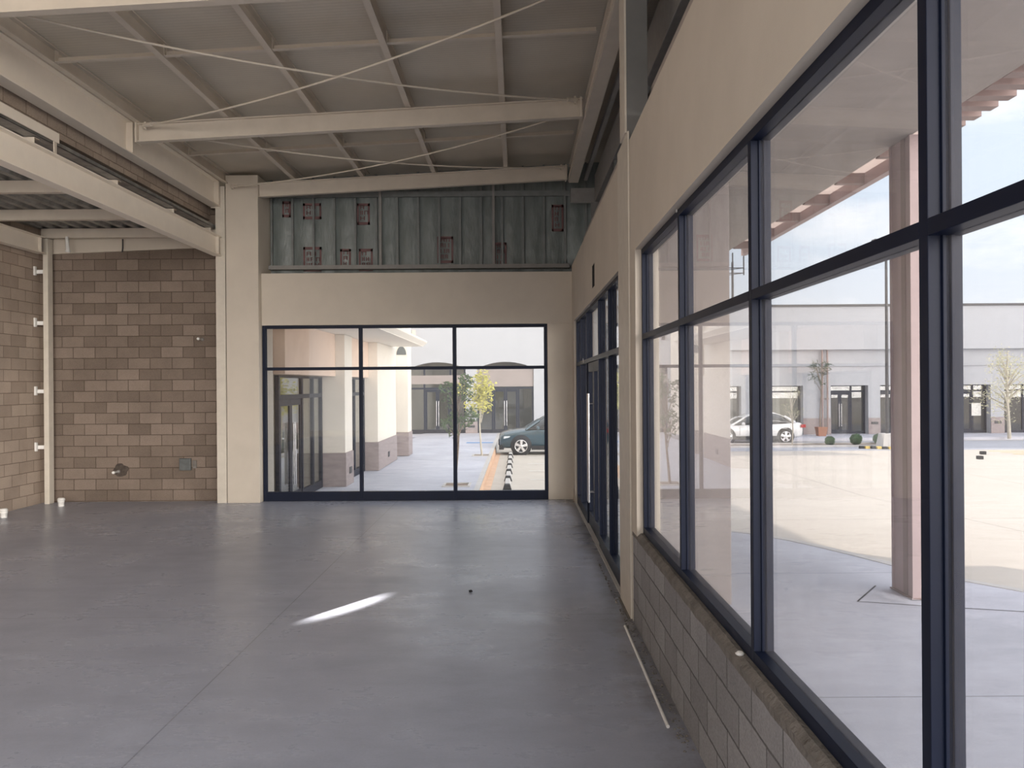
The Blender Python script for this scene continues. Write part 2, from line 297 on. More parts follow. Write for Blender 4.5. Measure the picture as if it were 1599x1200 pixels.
def root_loc(o):
    v = Vector((0, 0, 0))
    while o is not None: v += Vector(o.location); o = o.parent
    return v

def tag(o, label, cat, group=None):
    o['label'] = label; o['category'] = cat
    if group: o['group'] = group
    return o

def empty(name, loc=(0, 0, 0)):
    o = bpy.data.objects.new(name, None); o.empty_display_size = 0.2; COL.objects.link(o); o.location = loc; return o

def thing(name, label, cat, loc=(0, 0, 0), group=None):
    return tag(empty(name, loc), label, cat, group)

def copy_tree(o, parent=None):
    c = o.copy(); COL.objects.link(c); c.parent = parent
    for ch in list(o.children): copy_tree(ch, c)
    return c

def struct(name, mb, m, **kw): return mb.build(name, m, kind='structure', **kw)

# oriented box: axis 'x' => wall runs along X, n = Y ; axis 'y' => wall runs along Y, n = X
def ob(mb, axis, u0, u1, n0, n1, z0, z1):
    return mb.box(u0, u1, n0, n1, z0, z1) if axis == 'x' else mb.box(n0, n1, u0, u1, z0, z1)

# ------------------------------------------------------------------ key dimensions (metres)
XW = 1.0          # inner face of the right wall
YB = 14.1         # inner face of the far wall
XL = -8.6         # alcove side wall
Y0 = 0.9          # where the modelled right side stops
YL = 6.0          # where the modelled left side stops, out of view
YR = -1.6         # where the modelled roof stops, out of view
def zr(x): return 5.44 + 0.05 * (x + 5.3)       # underside of the rafters

# ------------------------------------------------------------------ floor
struct('floor', MB().box(XL - 0.2, 1.19, -4.0, 14.9, -0.4, 0.0), M['floor'])

# ------------------------------------------------------------------ far wall
mb = MB()
mb.box(-4.605, XW + 0.2, YB, 14.75, 3.18, 4.12)          # lintel band and ledge
mb.box(0.552, XW + 0.2, YB, YB + 0.3, 0.0, 3.18)         # pier beside the glazing
struct('wall_back', mb, M['cream'], bevel=0.006)
struct('wall_back_pier', MB().box(-5.185, -4.606, 13.95, 14.75, 0.0, 5.86), M['cream'], bevel=0.006)
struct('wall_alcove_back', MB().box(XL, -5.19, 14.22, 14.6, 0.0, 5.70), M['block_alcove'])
mb = MB(); mb.hexa([(XL, 14.16, 4.50), (-5.37, 14.16, 4.62), (-5.37, 14.6, 4.62), (XL, 14.6, 4.50), (XL, 14.16, 4.93), (-5.37, 14.16, 4.93), (-5.37, 14.6, 4.93), (XL, 14.6, 4.93)])
struct('trim_1', mb, M['cream'])
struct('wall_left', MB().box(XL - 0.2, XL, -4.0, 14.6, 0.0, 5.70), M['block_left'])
struct('wall_left_upper', MB().box(-5.75, -5.56, YL, 14.2, 5.11, 5.868), M['block_left'])

# ------------------------------------------------------------------ right wall: low block wall, plaster above, openings between
struct('wall_right_base', MB().box(1.006, 1.19, Y0, 6.84, 0.0, 0.775), M['block_low'])
mb = MB()
secs = []
for i in range(60):
    y = Y0 + (6.84 - Y0) * i / 59; h = 0.812 + 0.008 * noise.noise((y * 5, 0, 0)); w = 1.002 + 0.006 * noise.noise((y * 7, 3, 0)); l = 0.755 + 0.012 * noise.noise((y * 6, 9, 0))
    secs.append([(w, y, l), (1.19, y, l), (1.19, y, 0.818), (w + 0.03, y, 0.818), (w, y, h - 0.02)])
mb.loft(secs, smooth=False)
struct('trim_2', mb, M['mortar'])
mb = MB()
mb.box(XW, 1.2, Y0, 6.575, 3.21, 4.22)
mb.box(XW, 1.2, 7.62, 10.0, 3.19, 4.22); mb.box(XW, 1.2, 10.34, 13.62, 3.19, 4.22)
mb.box(XW, 1.2, 10.0, 10.34, 3.19, 3.34); mb.box(XW, 1.2, 10.0, 10.34, 3.64, 4.22); mb.box(1.17, 1.2, 10.0, 10.34, 3.34, 3.64)
mb.box(XW, 1.2, 6.575, 6.84, 0.79, 4.22)
mb.box(1.0, 1.2, 6.84, 7.62, 0.0, 4.22)
mb.box(XW, 1.2, 13.62, YB, 0.0, 4.22)
struct('wall_right', mb, M['cream'])
mb = MB(); mb.box(1.004, 1.165, 10.004, 10.336, 3.344, 3.636)  # solid near-black block, the recess's inner shade painted in
tag(mb.build('wall_socket_box', M['hole']), 'dark-filled electrical recess in plaster above the glass doors', 'recess box')
# outer parapet behind the clerestory gap on the right
struct('wall_parapet', MB().box(1.78, 1.9, YR, 14.9, 4.73, 6.6), M['film_dark'])

# ------------------------------------------------------------------ storefront glazing
def storefront(root, axis, n0, n1, us, zb, zt, ztr, w=0.045, bot=0.06, head=0.045, glass=None, doors=(), ng=None, skip_ends=False, room_side=-1, pull_len=(0.45, 1.95), simple=False):
    """frame members of one glazed screen as parts of root; us = centres of the uprights"""
    glass = glass or M['glass']; ng = ng if ng is not None else (n0 + n1) / 2
    ob_ = lambda *a: ob(MB(), axis, *a)
    fr = M['frame']; bv = 0 if simple else 0.002
    ob_(us[0] - w / 2, us[-1] + w / 2, n0, n1, zt - head, zt).build('head_rail', fr, root, bevel=bv)
    for i, u in enumerate(us):
        nm = 'jamb' if i in (0, len(us) - 1) else 'mullion'
        mb = MB(); ob(mb, axis, u - w / 2, u + w / 2, n0, n1, zb, zt - head)
        if not simple:  # glazing groove lips
            ob(mb, axis, u - w / 2 - 0.008, u + w / 2 + 0.008, ng - 0.016, ng - 0.006, zb + bot, zt - head)
            ob(mb, axis, u - w / 2 - 0.008, u + w / 2 + 0.008, ng + 0.006, ng + 0.016, zb + bot, zt - head)
        mb.build(nm, fr, root, bevel=bv)
    for i in range(len(us) - 1):
        a, b = us[i] + w / 2, us[i + 1] - w / 2
        if ztr:
            mb = MB(); ob(mb, axis, a, b, n0, n1, ztr - w / 2, ztr + w / 2)
            mb.build('transom', fr, root, bevel=bv)
            ob_(a, b, ng - 0.004, ng + 0.004, ztr + w / 2, zt - head).build('glass_pane', glass, root)
        top = ztr - w / 2 if ztr else zt - head
        if i in doors:
            mid = (a + b) / 2
            for (d0, d1, side) in ((a + 0.004, mid - 0.003, 1), (mid + 0.003, b - 0.004, -1)):
                st = 0.10 if not simple else 0.09
                mb = MB(); z0 = zb + 0.012
                ob(mb, axis, d0, d0 + st, n0 + 0.02, n1 - 0.02, z0, top - 0.004); ob(mb, axis, d1 - st, d1, n0 + 0.02, n1 - 0.02, z0, top - 0.004)
                ob(mb, axis, d0 + st, d1 - st, n0 + 0.02, n1 - 0.02, z0, z0 + 0.20); ob(mb, axis, d0 + st, d1 - st, n0 + 0.02, n1 - 0.02, top - 0.14, top - 0.004)
                leaf = mb.build('door_leaf', fr, root, bevel=bv)
                ob(MB(), axis, d0 + st, d1 - st, ng - 0.004, ng + 0.004, z0 + 0.20, top - 0.14).build('glass_pane', glass, leaf)
                hu = (d1 - 0.055) if side == 1 else (d0 + 0.055)
                for sd in ((room_side,) if simple else (-1, 1)):
                    hn = (n0 - 0.055) if sd < 0 else (n1 + 0.055)
                    P = (lambda z, n: (hu, n, z)) if axis == 'x' else (lambda z, n: (n, hu, z))
                    hb = MB().tube([P(zb + pull_len[0], hn), P(zb + pull_len[1], hn)], 0.016, 10)
                    for z in (zb + pull_len[0] + 0.14, zb + pull_len[1] - 0.14): hb.tube([P(z, hn), P(z, (n0 + 0.02) if sd < 0 else (n1 - 0.02))], 0.009, 8)
                    hb.build('pull_handle', M['steel_bright'], leaf)
        else:
            mb = MB(); ob(mb, axis, a, b, n0, n1, zb, zb + bot); mb.build('sill_rail', fr, root, bevel=bv)
            ob_(a, b, ng - 0.004, ng + 0.004, zb + bot, top).build('glass_pane', glass, root)
    return root

w1 = empty('window_1', (-2.0, YB + 0.08, 0)); w1['kind'] = 'structure'
storefront(w1, 'x', YB + 0.02, YB + 0.12, [-4.57, -2.83, -1.13, 0.525], 0.0, 3.178, 2.395, w=0.055, bot=0.165, head=0.055)
w2 = empty('window_2', (1.1, 3.5, 0.82)); w2['kind'] = 'structure'
storefront(w2, 'y', 1.052, 1.142, [0.93, 2.02, 3.52, 5.065, 6.552], 0.82, 3.208, 2.472, w=0.045, bot=0.055, glass=M['glass_dusty'], ng=1.102)
d1 = empty('door_1', (1.08, 10.8, 0)); d1['kind'] = 'structure'
storefront(d1, 'y', 1.035, 1.135, [7.65, 8.85, 9.95, 11.66, 12.75, 13.59], 0.0, 3.188, 2.425, w=0.06, bot=0.16, doors=(2,))
# concrete threshold strip under the glass doors
struct('trim_3', MB().box(1.0, 1.25, 7.68, 13.56, -0.06, 0.012), M['curb'])

# ------------------------------------------------------------------ insulated clerestory wall (far end)
root = empty('wall_clerestory', (-1.5, 14.65, 4.12)); root['kind'] = 'structure'
mb = MB(); nx, nz_ = 150, 40; x0, x1, z0, z1 = -4.75, 1.77, 4.12, 6.35
vs = []; fs = []
for i in range(nx + 1):
    for j in range(nz_ + 1):
        x = x0 + (x1 - x0) * i / nx; z = z0 + (z1 - z0) * j / nz_
        ph = ((x + 4.18) / 0.39) % 1.0; bulge = math.sin(ph * math.pi)
        d = 0.035 * bulge + 0.018 * bulge * noise.noise((x * 5, z * 2.2, 1.3)) + 0.012 * noise.noise((x * 11 + z * 6, z * 5, 4.0))
        vs.append((x, 14.69 - d, z))
for i in range(nx):
    for j in range(nz_): a = i * (nz_ + 1) + j; fs.append((a, a + nz_ + 1, a + nz_ + 2, a + 1))
mb.add(vs, fs, True); mb.box(x0, x1, 14.72, 14.78, z0, z1)
mb.build('vapour_film', M['film'], root)
for k in range(-1, 15):
    x = -4.18 + 0.392 * k
    if x > 1.6: continue
    MB().box(x - 0.018, x + 0.018, 14.60, 14.645, 4.33, 6.3).build('stud', M['stud'], root)
for x in (-2.53, -0.42): MB().box(x - 0.024, x + 0.024, 14.55, 14.595, 4.33, 6.0).build('stud', M['stud_pale'], root)
MB().box(-4.6, 0.99, 14.50, 14.646, 4.25, 4.325).build('bottom_track', M['stud_pale'], root)
mb = MB(); mb.box(-4.6, 1.75, 14.565, 14.599, 5.60, 5.70)
mb.build('top_track', M['stud'], root)
# red maker's stamps printed on the film: rounded frame round rows of blurred strokes
def stamp(xc, zc, w, h, seed):
    r_ = random.Random(seed); mb = MB(); y = 14.648
    def bar(xa, xb, za, zb):
        mb.box(max(xa, xc - w / 2), min(xb, xc + w / 2), y - 0.003, y, za, zb)
    t = 0.035
    bar(xc - w / 2, xc + w / 2, zc + h / 2 - 0.05, zc + h / 2); bar(xc - w / 2, xc + w / 2, zc - h / 2, zc - h / 2 + 0.05)
    bar(xc - w / 2, xc - w / 2 + t, zc - h / 2, zc + h / 2); bar(xc + w / 2 - t, xc + w / 2, zc - h / 2, zc + h / 2)
    z = zc - h / 2 + 0.085
    while z < zc + h / 2 - 0.09:
        x = xc - w / 2 + 0.06
        for _ in range(3):
            ww = r_.uniform(0.05, 0.09); bar(x, x + 0.018, z, z + 0.075); bar(x + ww - 0.02, x + ww, z, z + 0.075)
            if r_.random() < 0.7: bar(x, x + ww, z + 0.06, z + 0.075)
            if r_.random() < 0.6: bar(x, x + ww, z + 0.03, z + 0.043)
            x += ww + 0.022
            if x > xc + w / 2 - 0.1: break
        z += 0.105
    return mb
for i, (px, pz, w_, h_) in enumerate([(-3.82, 5.36, 0.34, 0.30), (-3.82, 4.46, 0.34, 0.46), (-2.86, 5.30, 0.24, 0.40), (-2.82, 4.44, 0.26, 0.42), (-1.33, 4.62, 0.30, 0.50), (-0.30, 4.50, 0.24, 0.5), (0.78, 5.20, 0.22, 0.50), (-4.3, 5.4, 0.16, 0.3), (-3.2, 4.45, 0.20, 0.4)]):
    stamp(px, pz, w_, h_, i).build('red_stamp', M['red_print'], root)

# ------------------------------------------------------------------ roof
mb = MB()
def roofz(x): return zr(x) + 0.26 + 0.20
prof = [(-8.8, roofz(-8.8)), (1.95, roofz(1.95)), (1.95, roofz(1.95) + 0.09), (-8.8, roofz(-8.8) + 0.09)]
mb.prism(prof, 'y', YR, 14.95)
struct('ceiling', mb, M['roof'])

def ibeam_x(mb, xa, xb, y, h, bw, tf, tw, zf):
    """I section running along X between xa and xb, underside height zf(x)"""
    def slab(y0, y1, d0, d1):
        mb.hexa([(xa, y0, zf(xa) + d0), (xb, y0, zf(xb) + d0), (xb, y1, zf(xb) + d0), (xa, y1, zf(xa) + d0), (xa, y0, zf(xa) + d1), (xb, y0, zf(xb) + d1), (xb, y1, zf(xb) + d1), (xa, y1, zf(xa) + d1)])
    slab(y - bw / 2, y + bw / 2, 0, tf); slab(y - tw / 2, y + tw / 2, tf, h - tf); slab(y - bw / 2, y + bw / 2, h - tf, h)
    return mb
def ibeam_y(mb, x, ya, yb, z0, h, bw, tf, tw):
    mb.box(x - bw / 2, x + bw / 2, ya, yb, z0, z0 + tf); mb.box(x - tw / 2, x + tw / 2, ya, yb, z0 + tf, z0 + h - tf); mb.box(x - bw / 2, x + bw / 2, ya, yb, z0 + h - tf, z0 + h)
    return mb

RAFT = [(7.1, 'cream steel roof rafter nearest the camera, cut off by the top of the photo'),
        (10.75, 'cream steel roof rafter crossing the middle of the ceiling'),
        (14.02, 'cream steel roof rafter along the top of the far insulated wall')]
for y, lb in RAFT:
    t = thing('roof_rafter', lb, 'beam', (-2.0, y, 5.5), 'cross rafters under the roof')
    bt = 0.10 if y < 14 else 0.09
    ibeam_x(MB(), -5.20 if y < 14 else -4.60, 0.93, y, 0.255, bt, 0.016, 0.012, zr).build('beam_section', M['steel'], t)
    for x in ((-5.19, 0.90) if y < 14 else (0.90,)):
        MB().box(x - 0.012, x + 0.012, y - 0.075, y + 0.075, zr(x) - 0.012, zr(x) + 0.262).build('end_plate', M['steel'], t)
PURX = [-5.175, -3.96, -2.75, -1.47, -0.18]
ORD = ['first purlin from the left, beside the eave girder', 'second purlin from the left', 'third and middle purlin of the five', 'fourth purlin from the left', 'fifth purlin, nearest the right glazed wall']
for x, lb in zip(PURX, ORD):
    zb = zr(x) + 0.263; mb = MB(); h = 0.19
    prof = [(x - 0.038, zb), (x + 0.038, zb), (x + 0.038, zb + 0.018), (x + 0.034, zb + 0.018), (x + 0.034, zb + 0.004), (x - 0.034, zb + 0.004), (x - 0.034, zb + h - 0.004), (x + 0.034, zb + h - 0.004), (x + 0.034, zb + h - 0.018), (x + 0.038, zb + h - 0.018), (x + 0.038, zb + h), (x - 0.038, zb + h)]
    mb.prism(prof, 'y', YR + 0.05, 14.5)
    tag(mb.build('roof_purlin', M['steel']), 'cream steel channel under the roof, ' + lb, 'purlin', 'purlins under the roof')
# bridging struts between the purlins
gaps = [-5.175, -3.96, -2.75, -1.47, -0.18, 0.985]
GN = ['leftmost gap between purlins', 'second gap between purlins from the left', 'third gap between purlins from the left', 'fourth gap between purlins from the left', 'gap beside the right eave beam']
for yy, bay in ((8.75, 'near roof bay'), (12.3, 'far roof bay')):
    for i in range(5):
        xa, xb = gaps[i] + 0.04, gaps[i + 1] - 0.04
        if i == 4: xb -= 0.03
        t = thing('purlin_strut', f'thin cream strut in the {GN[i]}, {bay}', 'strut', ((xa + xb) / 2, yy, 5.8), 'struts between the purlins')
        f = lambda x: zr(x) + 0.275
        mb = MB()
        for (ya, yb_, d0, d1) in ((yy - 0.03, yy + 0.03, 0, 0.005), (yy + 0.025, yy + 0.03, 0.005, 0.065)):
            mb.hexa([(xa, ya, f(xa) + d0), (xb, ya, f(xb) + d0), (xb, yb_, f(xb) + d0), (xa, yb_, f(xa) + d0), (xa, ya, f(xa) + d1), (xb, ya, f(xb) + d1), (xb, yb_, f(xb) + d1), (xa, yb_, f(xa) + d1)])
        mb.build('angle_section', M['steel'], t)
        MB().box(xa, xa + 0.008, yy - 0.032, yy + 0.032, f(xa) - 0.004, f(xa) + 0.13).build('cleat', M['steel'], t)
# eave girder on the left, mezzanine beam, alcove beam
t = thing('eave_girder', 'deep cream steel girder under the roof edge, topmost beam on the left', 'beam', (-5.36, 5, 5.15))
ibeam_y(MB(), -5.36, YL + 0.05, 13.93, 5.29, 0.455, 0.19, 0.018, 0.012).build('beam_section', M['steel_lit'], t)
for y in (7.1, 10.75, 13.85): MB().box(-5.354, -5.262, y - 0.006, y + 0.006, 5.31, 5.725).build('stiffener_plate', M['steel'], t)
MB().box(-5.44, -5.28, 13.931, 13.943, 5.27, 5.76).build('mounting_plate', M['steel'], t)
t = thing('mezzanine_beam', 'bright cream steel beam carrying the metal deck, crossing below the eave girder', 'beam', (-5.3, 5, 4.41))
ibeam_y(MB(), -5.32, YL + 0.05, 13.93, 4.41, 0.345, 0.15, 0.016, 0.010).build('beam_section', M['steel_lit'], t)
MB().box(-5.312, -5.25, 13.80, 13.815, 4.43, 4.735).build('stiffener_plate', M['steel'], t)
t = thing('wall_beam', 'cream steel beam on top of the left block wall', 'beam', (-8.42, 5, 4.47))
ibeam_y(MB(), -8.42, YL + 0.05, 13.86, 4.46, 0.295, 0.15, 0.014, 0.010).build('beam_section', M['steel_lit'], t)
MB().box(-8.412, -8.35, 13.74, 13.755, 4.475, 4.735).build('stiffener_plate', M['steel'], t)
t = thing('deck_edge_strip', 'cream plate closing the deck edge above the mezzanine beam', 'edge plate', (-5.38, 7.6, 4.955))
MB().box(-5.385, -5.37, YL + 0.05, 9.2, 4.955, 5.07).build('edge_plate', M['steel_lit'], t)
for y in (6.3, 7.8, 9.1): MB().box(-5.384, -5.371, y, y + 0.05, 4.757, 4.954).build('mounting_tab', M['steel'], t)
for y, lb in ((7.1, 'joist nearest the camera'), (8.9, 'second joist from the camera'), (10.75, 'third joist from the camera'), (12.5, 'fourth joist, seen above the alcove'), (14.0, 'farthest joist against the alcove back wall')):
    t = thing('deck_joist', 'cream steel joist under the metal deck, ' + lb, 'joist', (-6.9, y, 4.76), 'joists under the mezzanine deck')
    mb = MB(); z0 = 4.762
    mb.box(-8.48, -5.45, y - 0.05, y + 0.05, z0, z0 + 0.008); mb.box(-8.48, -5.45, y - 0.05, y - 0.042, z0 + 0.008, z0 + 0.156); mb.box(-8.48, -5.45, y - 0.05, y + 0.05, z0 + 0.156, z0 + 0.164)
    mb.build('channel_section', M['steel'], t)
# corrugated deck with concrete on it
prof = []; x = -8.58; p = 0.25
while x < -5.60:
    prof += [(x, 4.932), (x + 0.10, 4.932), (x + 0.13, 4.985), (x + 0.22, 4.985)]; x += p
prof += [(-5.55, 4.932), (-5.405, 4.932), (-5.405, 4.985)]
poly = prof + [(p_[0], p_[1] + 0.008) for p_ in reversed(prof[:-1])]
mb = MB()
for a, b in zip(prof, prof[1:]):
    if abs(a[0] - b[0]) < 1e-6: mb.box(a[0] - 0.006, a[0], YL + 0.02, 14.2, a[1], b[1]); continue
    mb.hexa([(a[0], YL + 0.02, a[1]), (b[0], YL + 0.02, b[1]), (b[0], 14.2, b[1]), (a[0], 14.2, a[1]), (a[0], YL + 0.02, a[1] + 0.006), (b[0], YL + 0.02, b[1] + 0.006), (b[0], 14.2, b[1] + 0.006), (a[0], 14.2, a[1] + 0.006)])
struct('ceiling_mezzanine', mb, M['deck'])
# eave beam over the right clerestory
t = thing('clerestory_beam', 'cream steel beam along the roof edge above the right glazed wall', 'beam', (1.05, 6, 5.74))
ibeam_y(MB(), 1.05, YR + 0.05, 14.2, 5.745, 0.30, 0.17, 0.016, 0.012).build('beam_section', M['steel'], t)
MB().box(0.95, 0.962, YR + 0.05, 14.2, 5.762, 5.84).build('lip_plate', M['steel'], t)
tag(MB().box(1.24, 1.30, YR + 0.05, 14.2, 5.78, 5.86).build('clerestory_rail', M['stud_pale']), 'thin grey rail running beside the clerestory beam, above plaster', 'rail')
t = thing('clerestory_girder', 'grey box girder in the dark gap above the right plaster wall', 'beam', (1.47, 7, 5.36))
MB().box(1.42, 1.52, YR + 0.05, 14.05, 5.36, 5.85).build('box_section', M['stud_pale'], t, bevel=0.008)
for y in (2.0, 5.0, 8.6, 11.4): MB().box(1.44, 1.50, y, y + 0.06, 4.722, 5.359).build('support_post', M['stud'], t)
t = thing('end_bracket', 'grey steel bracket in the far dark corner above the doors', 'bracket', (1.3, 14.3, 5.0))
MB().box(1.0, 1.48, 14.25, 14.4, 5.42, 5.66).build('bracket_plate', M['stud_pale'], t); MB().box(1.36, 1.60, 14.06, 14.2, 4.24, 5.36).build('bracket_stem', M['stud_pale'], t)
for i, y in enumerate([3.15 + 0.45 * k for k in range(24)]):
    if 6.6 < y < 7.7: continue
    tag(MB().box(1.72, 1.775, y, y + 0.035, 4.735, 6.3).build('parapet_stud', M['stud']), 'thin steel stud against dark sheathing, above the right plaster wall', 'stud', 'studs behind the right clerestory')

# ------------------------------------------------------------------ steel columns
def hcol(name, label, x0, x1, y0, y1, z1, m, axis, part_plate=True):
    t = thing(name, label, 'column', ((x0 + x1) / 2, (y0 + y1) / 2, 0))
    mb = MB(); tf = 0.014
    if axis == 'x':   # flanges face +-Y
        mb.box(x0, x1, y0, y0 + tf, 0.002, z1); mb.box(x0, x1, y1 - tf, y1, 0.002, z1); xm = (x0 + x1) / 2; mb.box(xm - 0.006, xm + 0.006, y0 + tf, y1 - tf, 0.002, z1)
    else:
        mb.box(x0, x0 + tf, y0, y1, 0.002, z1); mb.box(x1 - tf, x1, y0, y1, 0.002, z1); ym = (y0 + y1) / 2; mb.box(x0 + tf, x1 - tf, ym - 0.006, ym + 0.006, 0.002, z1)
    mb.build('shaft', m, t)
    return t
t = hcol('steel_column', 'cream steel column between the block alcove and the plaster pier', -5.365, -5.195, 13.945, 14.12, 5.66, M['steel_worn'], 'x')
t = thing('steel_column', 'slim cream steel column in the corner of the block alcove', 'column', (-8.41, 14.0, 0)); MB().box(-8.455, -8.365, 13.95, 14.10, 0.002, 4.755).build('shaft', M['steel_worn'], t, bevel=0.006)
t = thing('steel_column', 'tall cream steel column standing between the glass doors and the big window', 'column', (1.0, 7.2, 0))
mb = MB(); mb.box(0.984, 0.998, 6.86, 7.55, 0.002, 4.3); mb.box(0.966, 0.984, 6.90, 7.22, 4.3, 5.74); mb.box(1.15, 1.17, 6.915, 7.22, 4.225, 5.74)
mb.build('shaft', M['steel_worn'], t)
MB().box(0.986, 1.17, 6.90, 6.914, 4.225, 5.74).build('web_plate', M['steel_shaded'], t)  # shade painted in: darker grey on the column's camera-facing side
MB().box(0.965, 0.998, 6.84, 7.57, 0.002, 0.014).build('base_plate', M['mortar'], t)

# ------------------------------------------------------------------ bracing rods (sagging) with forked ends
def rod(a, b, sag, label):
    t = thing('bracing_rod', label, 'rod', tuple((Vector(a) + Vector(b)) / 2), 'crossed bracing rods under the roof')
    pts = []
    for i in range(25):
        s = i / 24; p = Vector(a).lerp(Vector(b), s); p.z -= sag * 4 * s * (1 - s); pts.append(p)
    MB().tube(pts, 0.0125, 8).build('rod', M['steel'], t)
    for e, q in ((pts[0], pts[1]), (pts[-1], pts[-2])):
        d = (q - e).normalized(); mb = MB(); mb.tube([e, e + d * 0.16], 0.026, 8); mb.tube([e + d * 0.03 + Vector((0, 0, -0.05)), e + d * 0.03 + Vector((0, 0, 0.05))], 0.018, 8)
        mb.build('clevis_mount', M['steel'], t)
zt = lambda x: zr(x) + 0.20
rod((-5.05, 7.25, zt(-5)), (0.84, 10.62, zt(0.8)), 0.17, 'long sagging rod from the near left girder to the middle rafter\'s right end')
rod((-5.05, 10.62, zt(-5) - 0.02), (0.84, 7.25, zt(0.8) - 0.06), 0.17, 'long sagging rod from the middle rafter\'s left end towards the near right')
rod((-5.05, 10.9, zt(-5)), (0.84, 13.9, zt(0.8)), 0.17, 'sagging rod behind the middle rafter, falling to the far right corner')
rod((-5.05, 13.86, zt(-5) - 0.02), (0.84, 10.9, zt(0.8) - 0.06), 0.17, 'sagging rod from the plaster pier\'s top to behind the middle rafter')

# ------------------------------------------------------------------ alcove fittings and loose things indoors
for i, (z, lb) in enumerate(((4.16, 'topmost'), (3.24, 'second from top'), (2.02, 'third from top'), (1.02, 'lowest'))):
    t = thing('wall_clip', f'white plastic clip between left block wall and corner column, {lb} of four', 'clip', (-8.55, 13.98, z), 'white clips beside the corner column')
    MB().box(-8.597, -8.462, 13.96, 14.02, z - 0.035, z + 0.035).build('clip_body', M['pvc'], t, bevel=0.008)
    MB().box(-8.597, -8.565, 13.90, 13.955, z - 0.07, z + 0.09).build('clip_tail', M['pvc'], t, bevel=0.004)
def stub_pipe(label, x, y, z, patch):
    t = thing('pipe_stub', label, 'pipe', (x, y, z))
    mb = MB(); mb.lathe([(0.001, -0.20), (0.019, -0.20), (0.024, -0.195), (0.024, -0.14), (0.019, -0.135), (0.019, -0.005)], (x, y, z), 'y', 14); mb.build('pipe', M['pvc'], t)
    MB().lathe([(0.02, -0.012), (0.034, -0.012), (0.034, 0.004), (0.02, 0.004)], (x, y, z), 'y', 16).build('mounting_collar', M['mortar'], t)
    if patch:  # irregular dark brown patch on the wall behind the stub
        pts = []; 
        for k in range(22):
            a = 2 * math.pi * k / 22; r_ = 0.135 * (1 + 0.3 * noise.noise((math.cos(a) * 1.5, math.sin(a) * 1.5, 2))); pts.append((x + 0.04 + r_ * math.cos(a), z + 0.02 + r_ * 0.85 * math.sin(a)))
        MB().prism(pts, 'y', 14.2165, 14.2185).build('dark_patch', mat('dark_brown_patch', (0.075, 0.06, 0.05), 0.95, 0.35, 12), t)
stub_pipe('short white pipe stub high on the alcove block wall', -5.72, 14.21, 2.945, False)
stub_pipe('white pipe stub in a dark broken patch low on the alcove block wall', -7.26, 14.21, 0.55, True)
t = thing('junction_box', 'square grey metal box low on the alcove block wall', 'electrical box', (-6.02, 14.15, 0.67))
MB().box(-6.14, -5.93, 14.165, 14.212, 0.565, 0.785).build('box_body', M['galv'], t, bevel=0.006)
MB().box(-6.12, -5.95, 14.213, 14.219, 0.585, 0.765).build('mounting_plate', M['galv'], t)
MB().box(-6.13, -5.94, 14.158, 14.165, 0.575, 0.775).build('cover_plate', M['galv'], t, bevel=0.003)
t = thing('outlet_box', 'small pale box beside the square grey metal box', 'electrical box', (-5.87, 14.15, 0.67))
MB().box(-5.905, -5.835, 14.185, 14.217, 0.60, 0.745).build('box_body', M['mortar'], t, bevel=0.006)
def floor_stub(label, x, y):
    t = thing('floor_pipe', label, 'pipe', (x, y, 0))
    MB().lathe([(0.001, 0.10), (0.05, 0.10), (0.056, 0.095), (0.056, 0.07), (0.05, 0.065), (0.05, 0.001)], (x, y, 0), 'z', 16).build('pipe', M['pvc'], t)
    mb = MB(); mb.lathe([(0.001, 0.15), (0.045, 0.148), (0.06, 0.13), (0.062, 0.101), (0.001, 0.1005)], (x, y, 0), 'z', 14); mb.build('wrapped_cap', M['pvc'], t)
floor_stub('white capped pipe rising from the floor at the alcove corner column', -8.02, 13.72)
floor_stub('white capped pipe rising from the floor at the photo\'s left edge', -8.26, 12.55)
t = thing('hanging_pipe', 'short white pipe hanging below the farthest deck joist', 'pipe', (-7.9, 13.93, 4.7))
MB().tube([(-7.97, 13.86, 4.758), (-7.95, 13.84, 4.62), (-7.93, 13.82, 4.50)], [0.028, 0.03, 0.034], 12).build('pipe', M['pvc'], t)
MB().lathe([(0.001, -0.01), (0.04, -0.01), (0.042, 0.02), (0.034, 0.025)], (-7.93, 13.82, 4.49), 'z', 12).build('pipe_cap', M['pvc'], t)
tag(MB().tube([(-7.10, 14.10, 4.758), (-7.10, 14.10, 4.60), (-7.10, 14.08, 4.52)], 0.012, 8).build('hanging_hook', M['dark_metal']), 'thin dark wire end hanging against the cream strip over the alcove', 'hook')  # small dark hook, drawn as a bent tube
tag(MB().tube([(0.905, 6.66, 0.012), (0.90, 5.6, 0.012), (0.893, 4.70, 0.012)], 0.011, 10).build('metal_rod', M['pvc']), 'thin white rod lying on the floor along the low block wall', 'rod')
def pebble(name, label, x, y, r, seed, m, z=0.0):
    bm = bmesh.new(); bmesh.ops.create_icosphere(bm, subdivisions=2, radius=r)
    for v in bm.verts:
        k = 1 + 0.35 * noise.noise(v.co * (1.2 / r) + Vector((seed, 0, 0))); v.co *= k; v.co.z *= 0.6
    zm = min(v.co.z for v in bm.verts)
    for v in bm.verts: v.co += Vector((x, y, z - zm))
    me = bpy.data.meshes.new(name); bm.to_mesh(me); bm.free(); me.materials.append(m)
    o = bpy.data.objects.new(name, me); COL.objects.link(o); return tag(o, label, 'debris')
pebble('floor_crumb', 'small dark crumb alone on the concrete floor', -0.48, 7.83, 0.020, 3, M['black'])
pebble('mortar_lump', 'pale lump of mortar on the low block wall under the window', 1.022, 3.62, 0.018, 8, M['pvc'], 0.812)
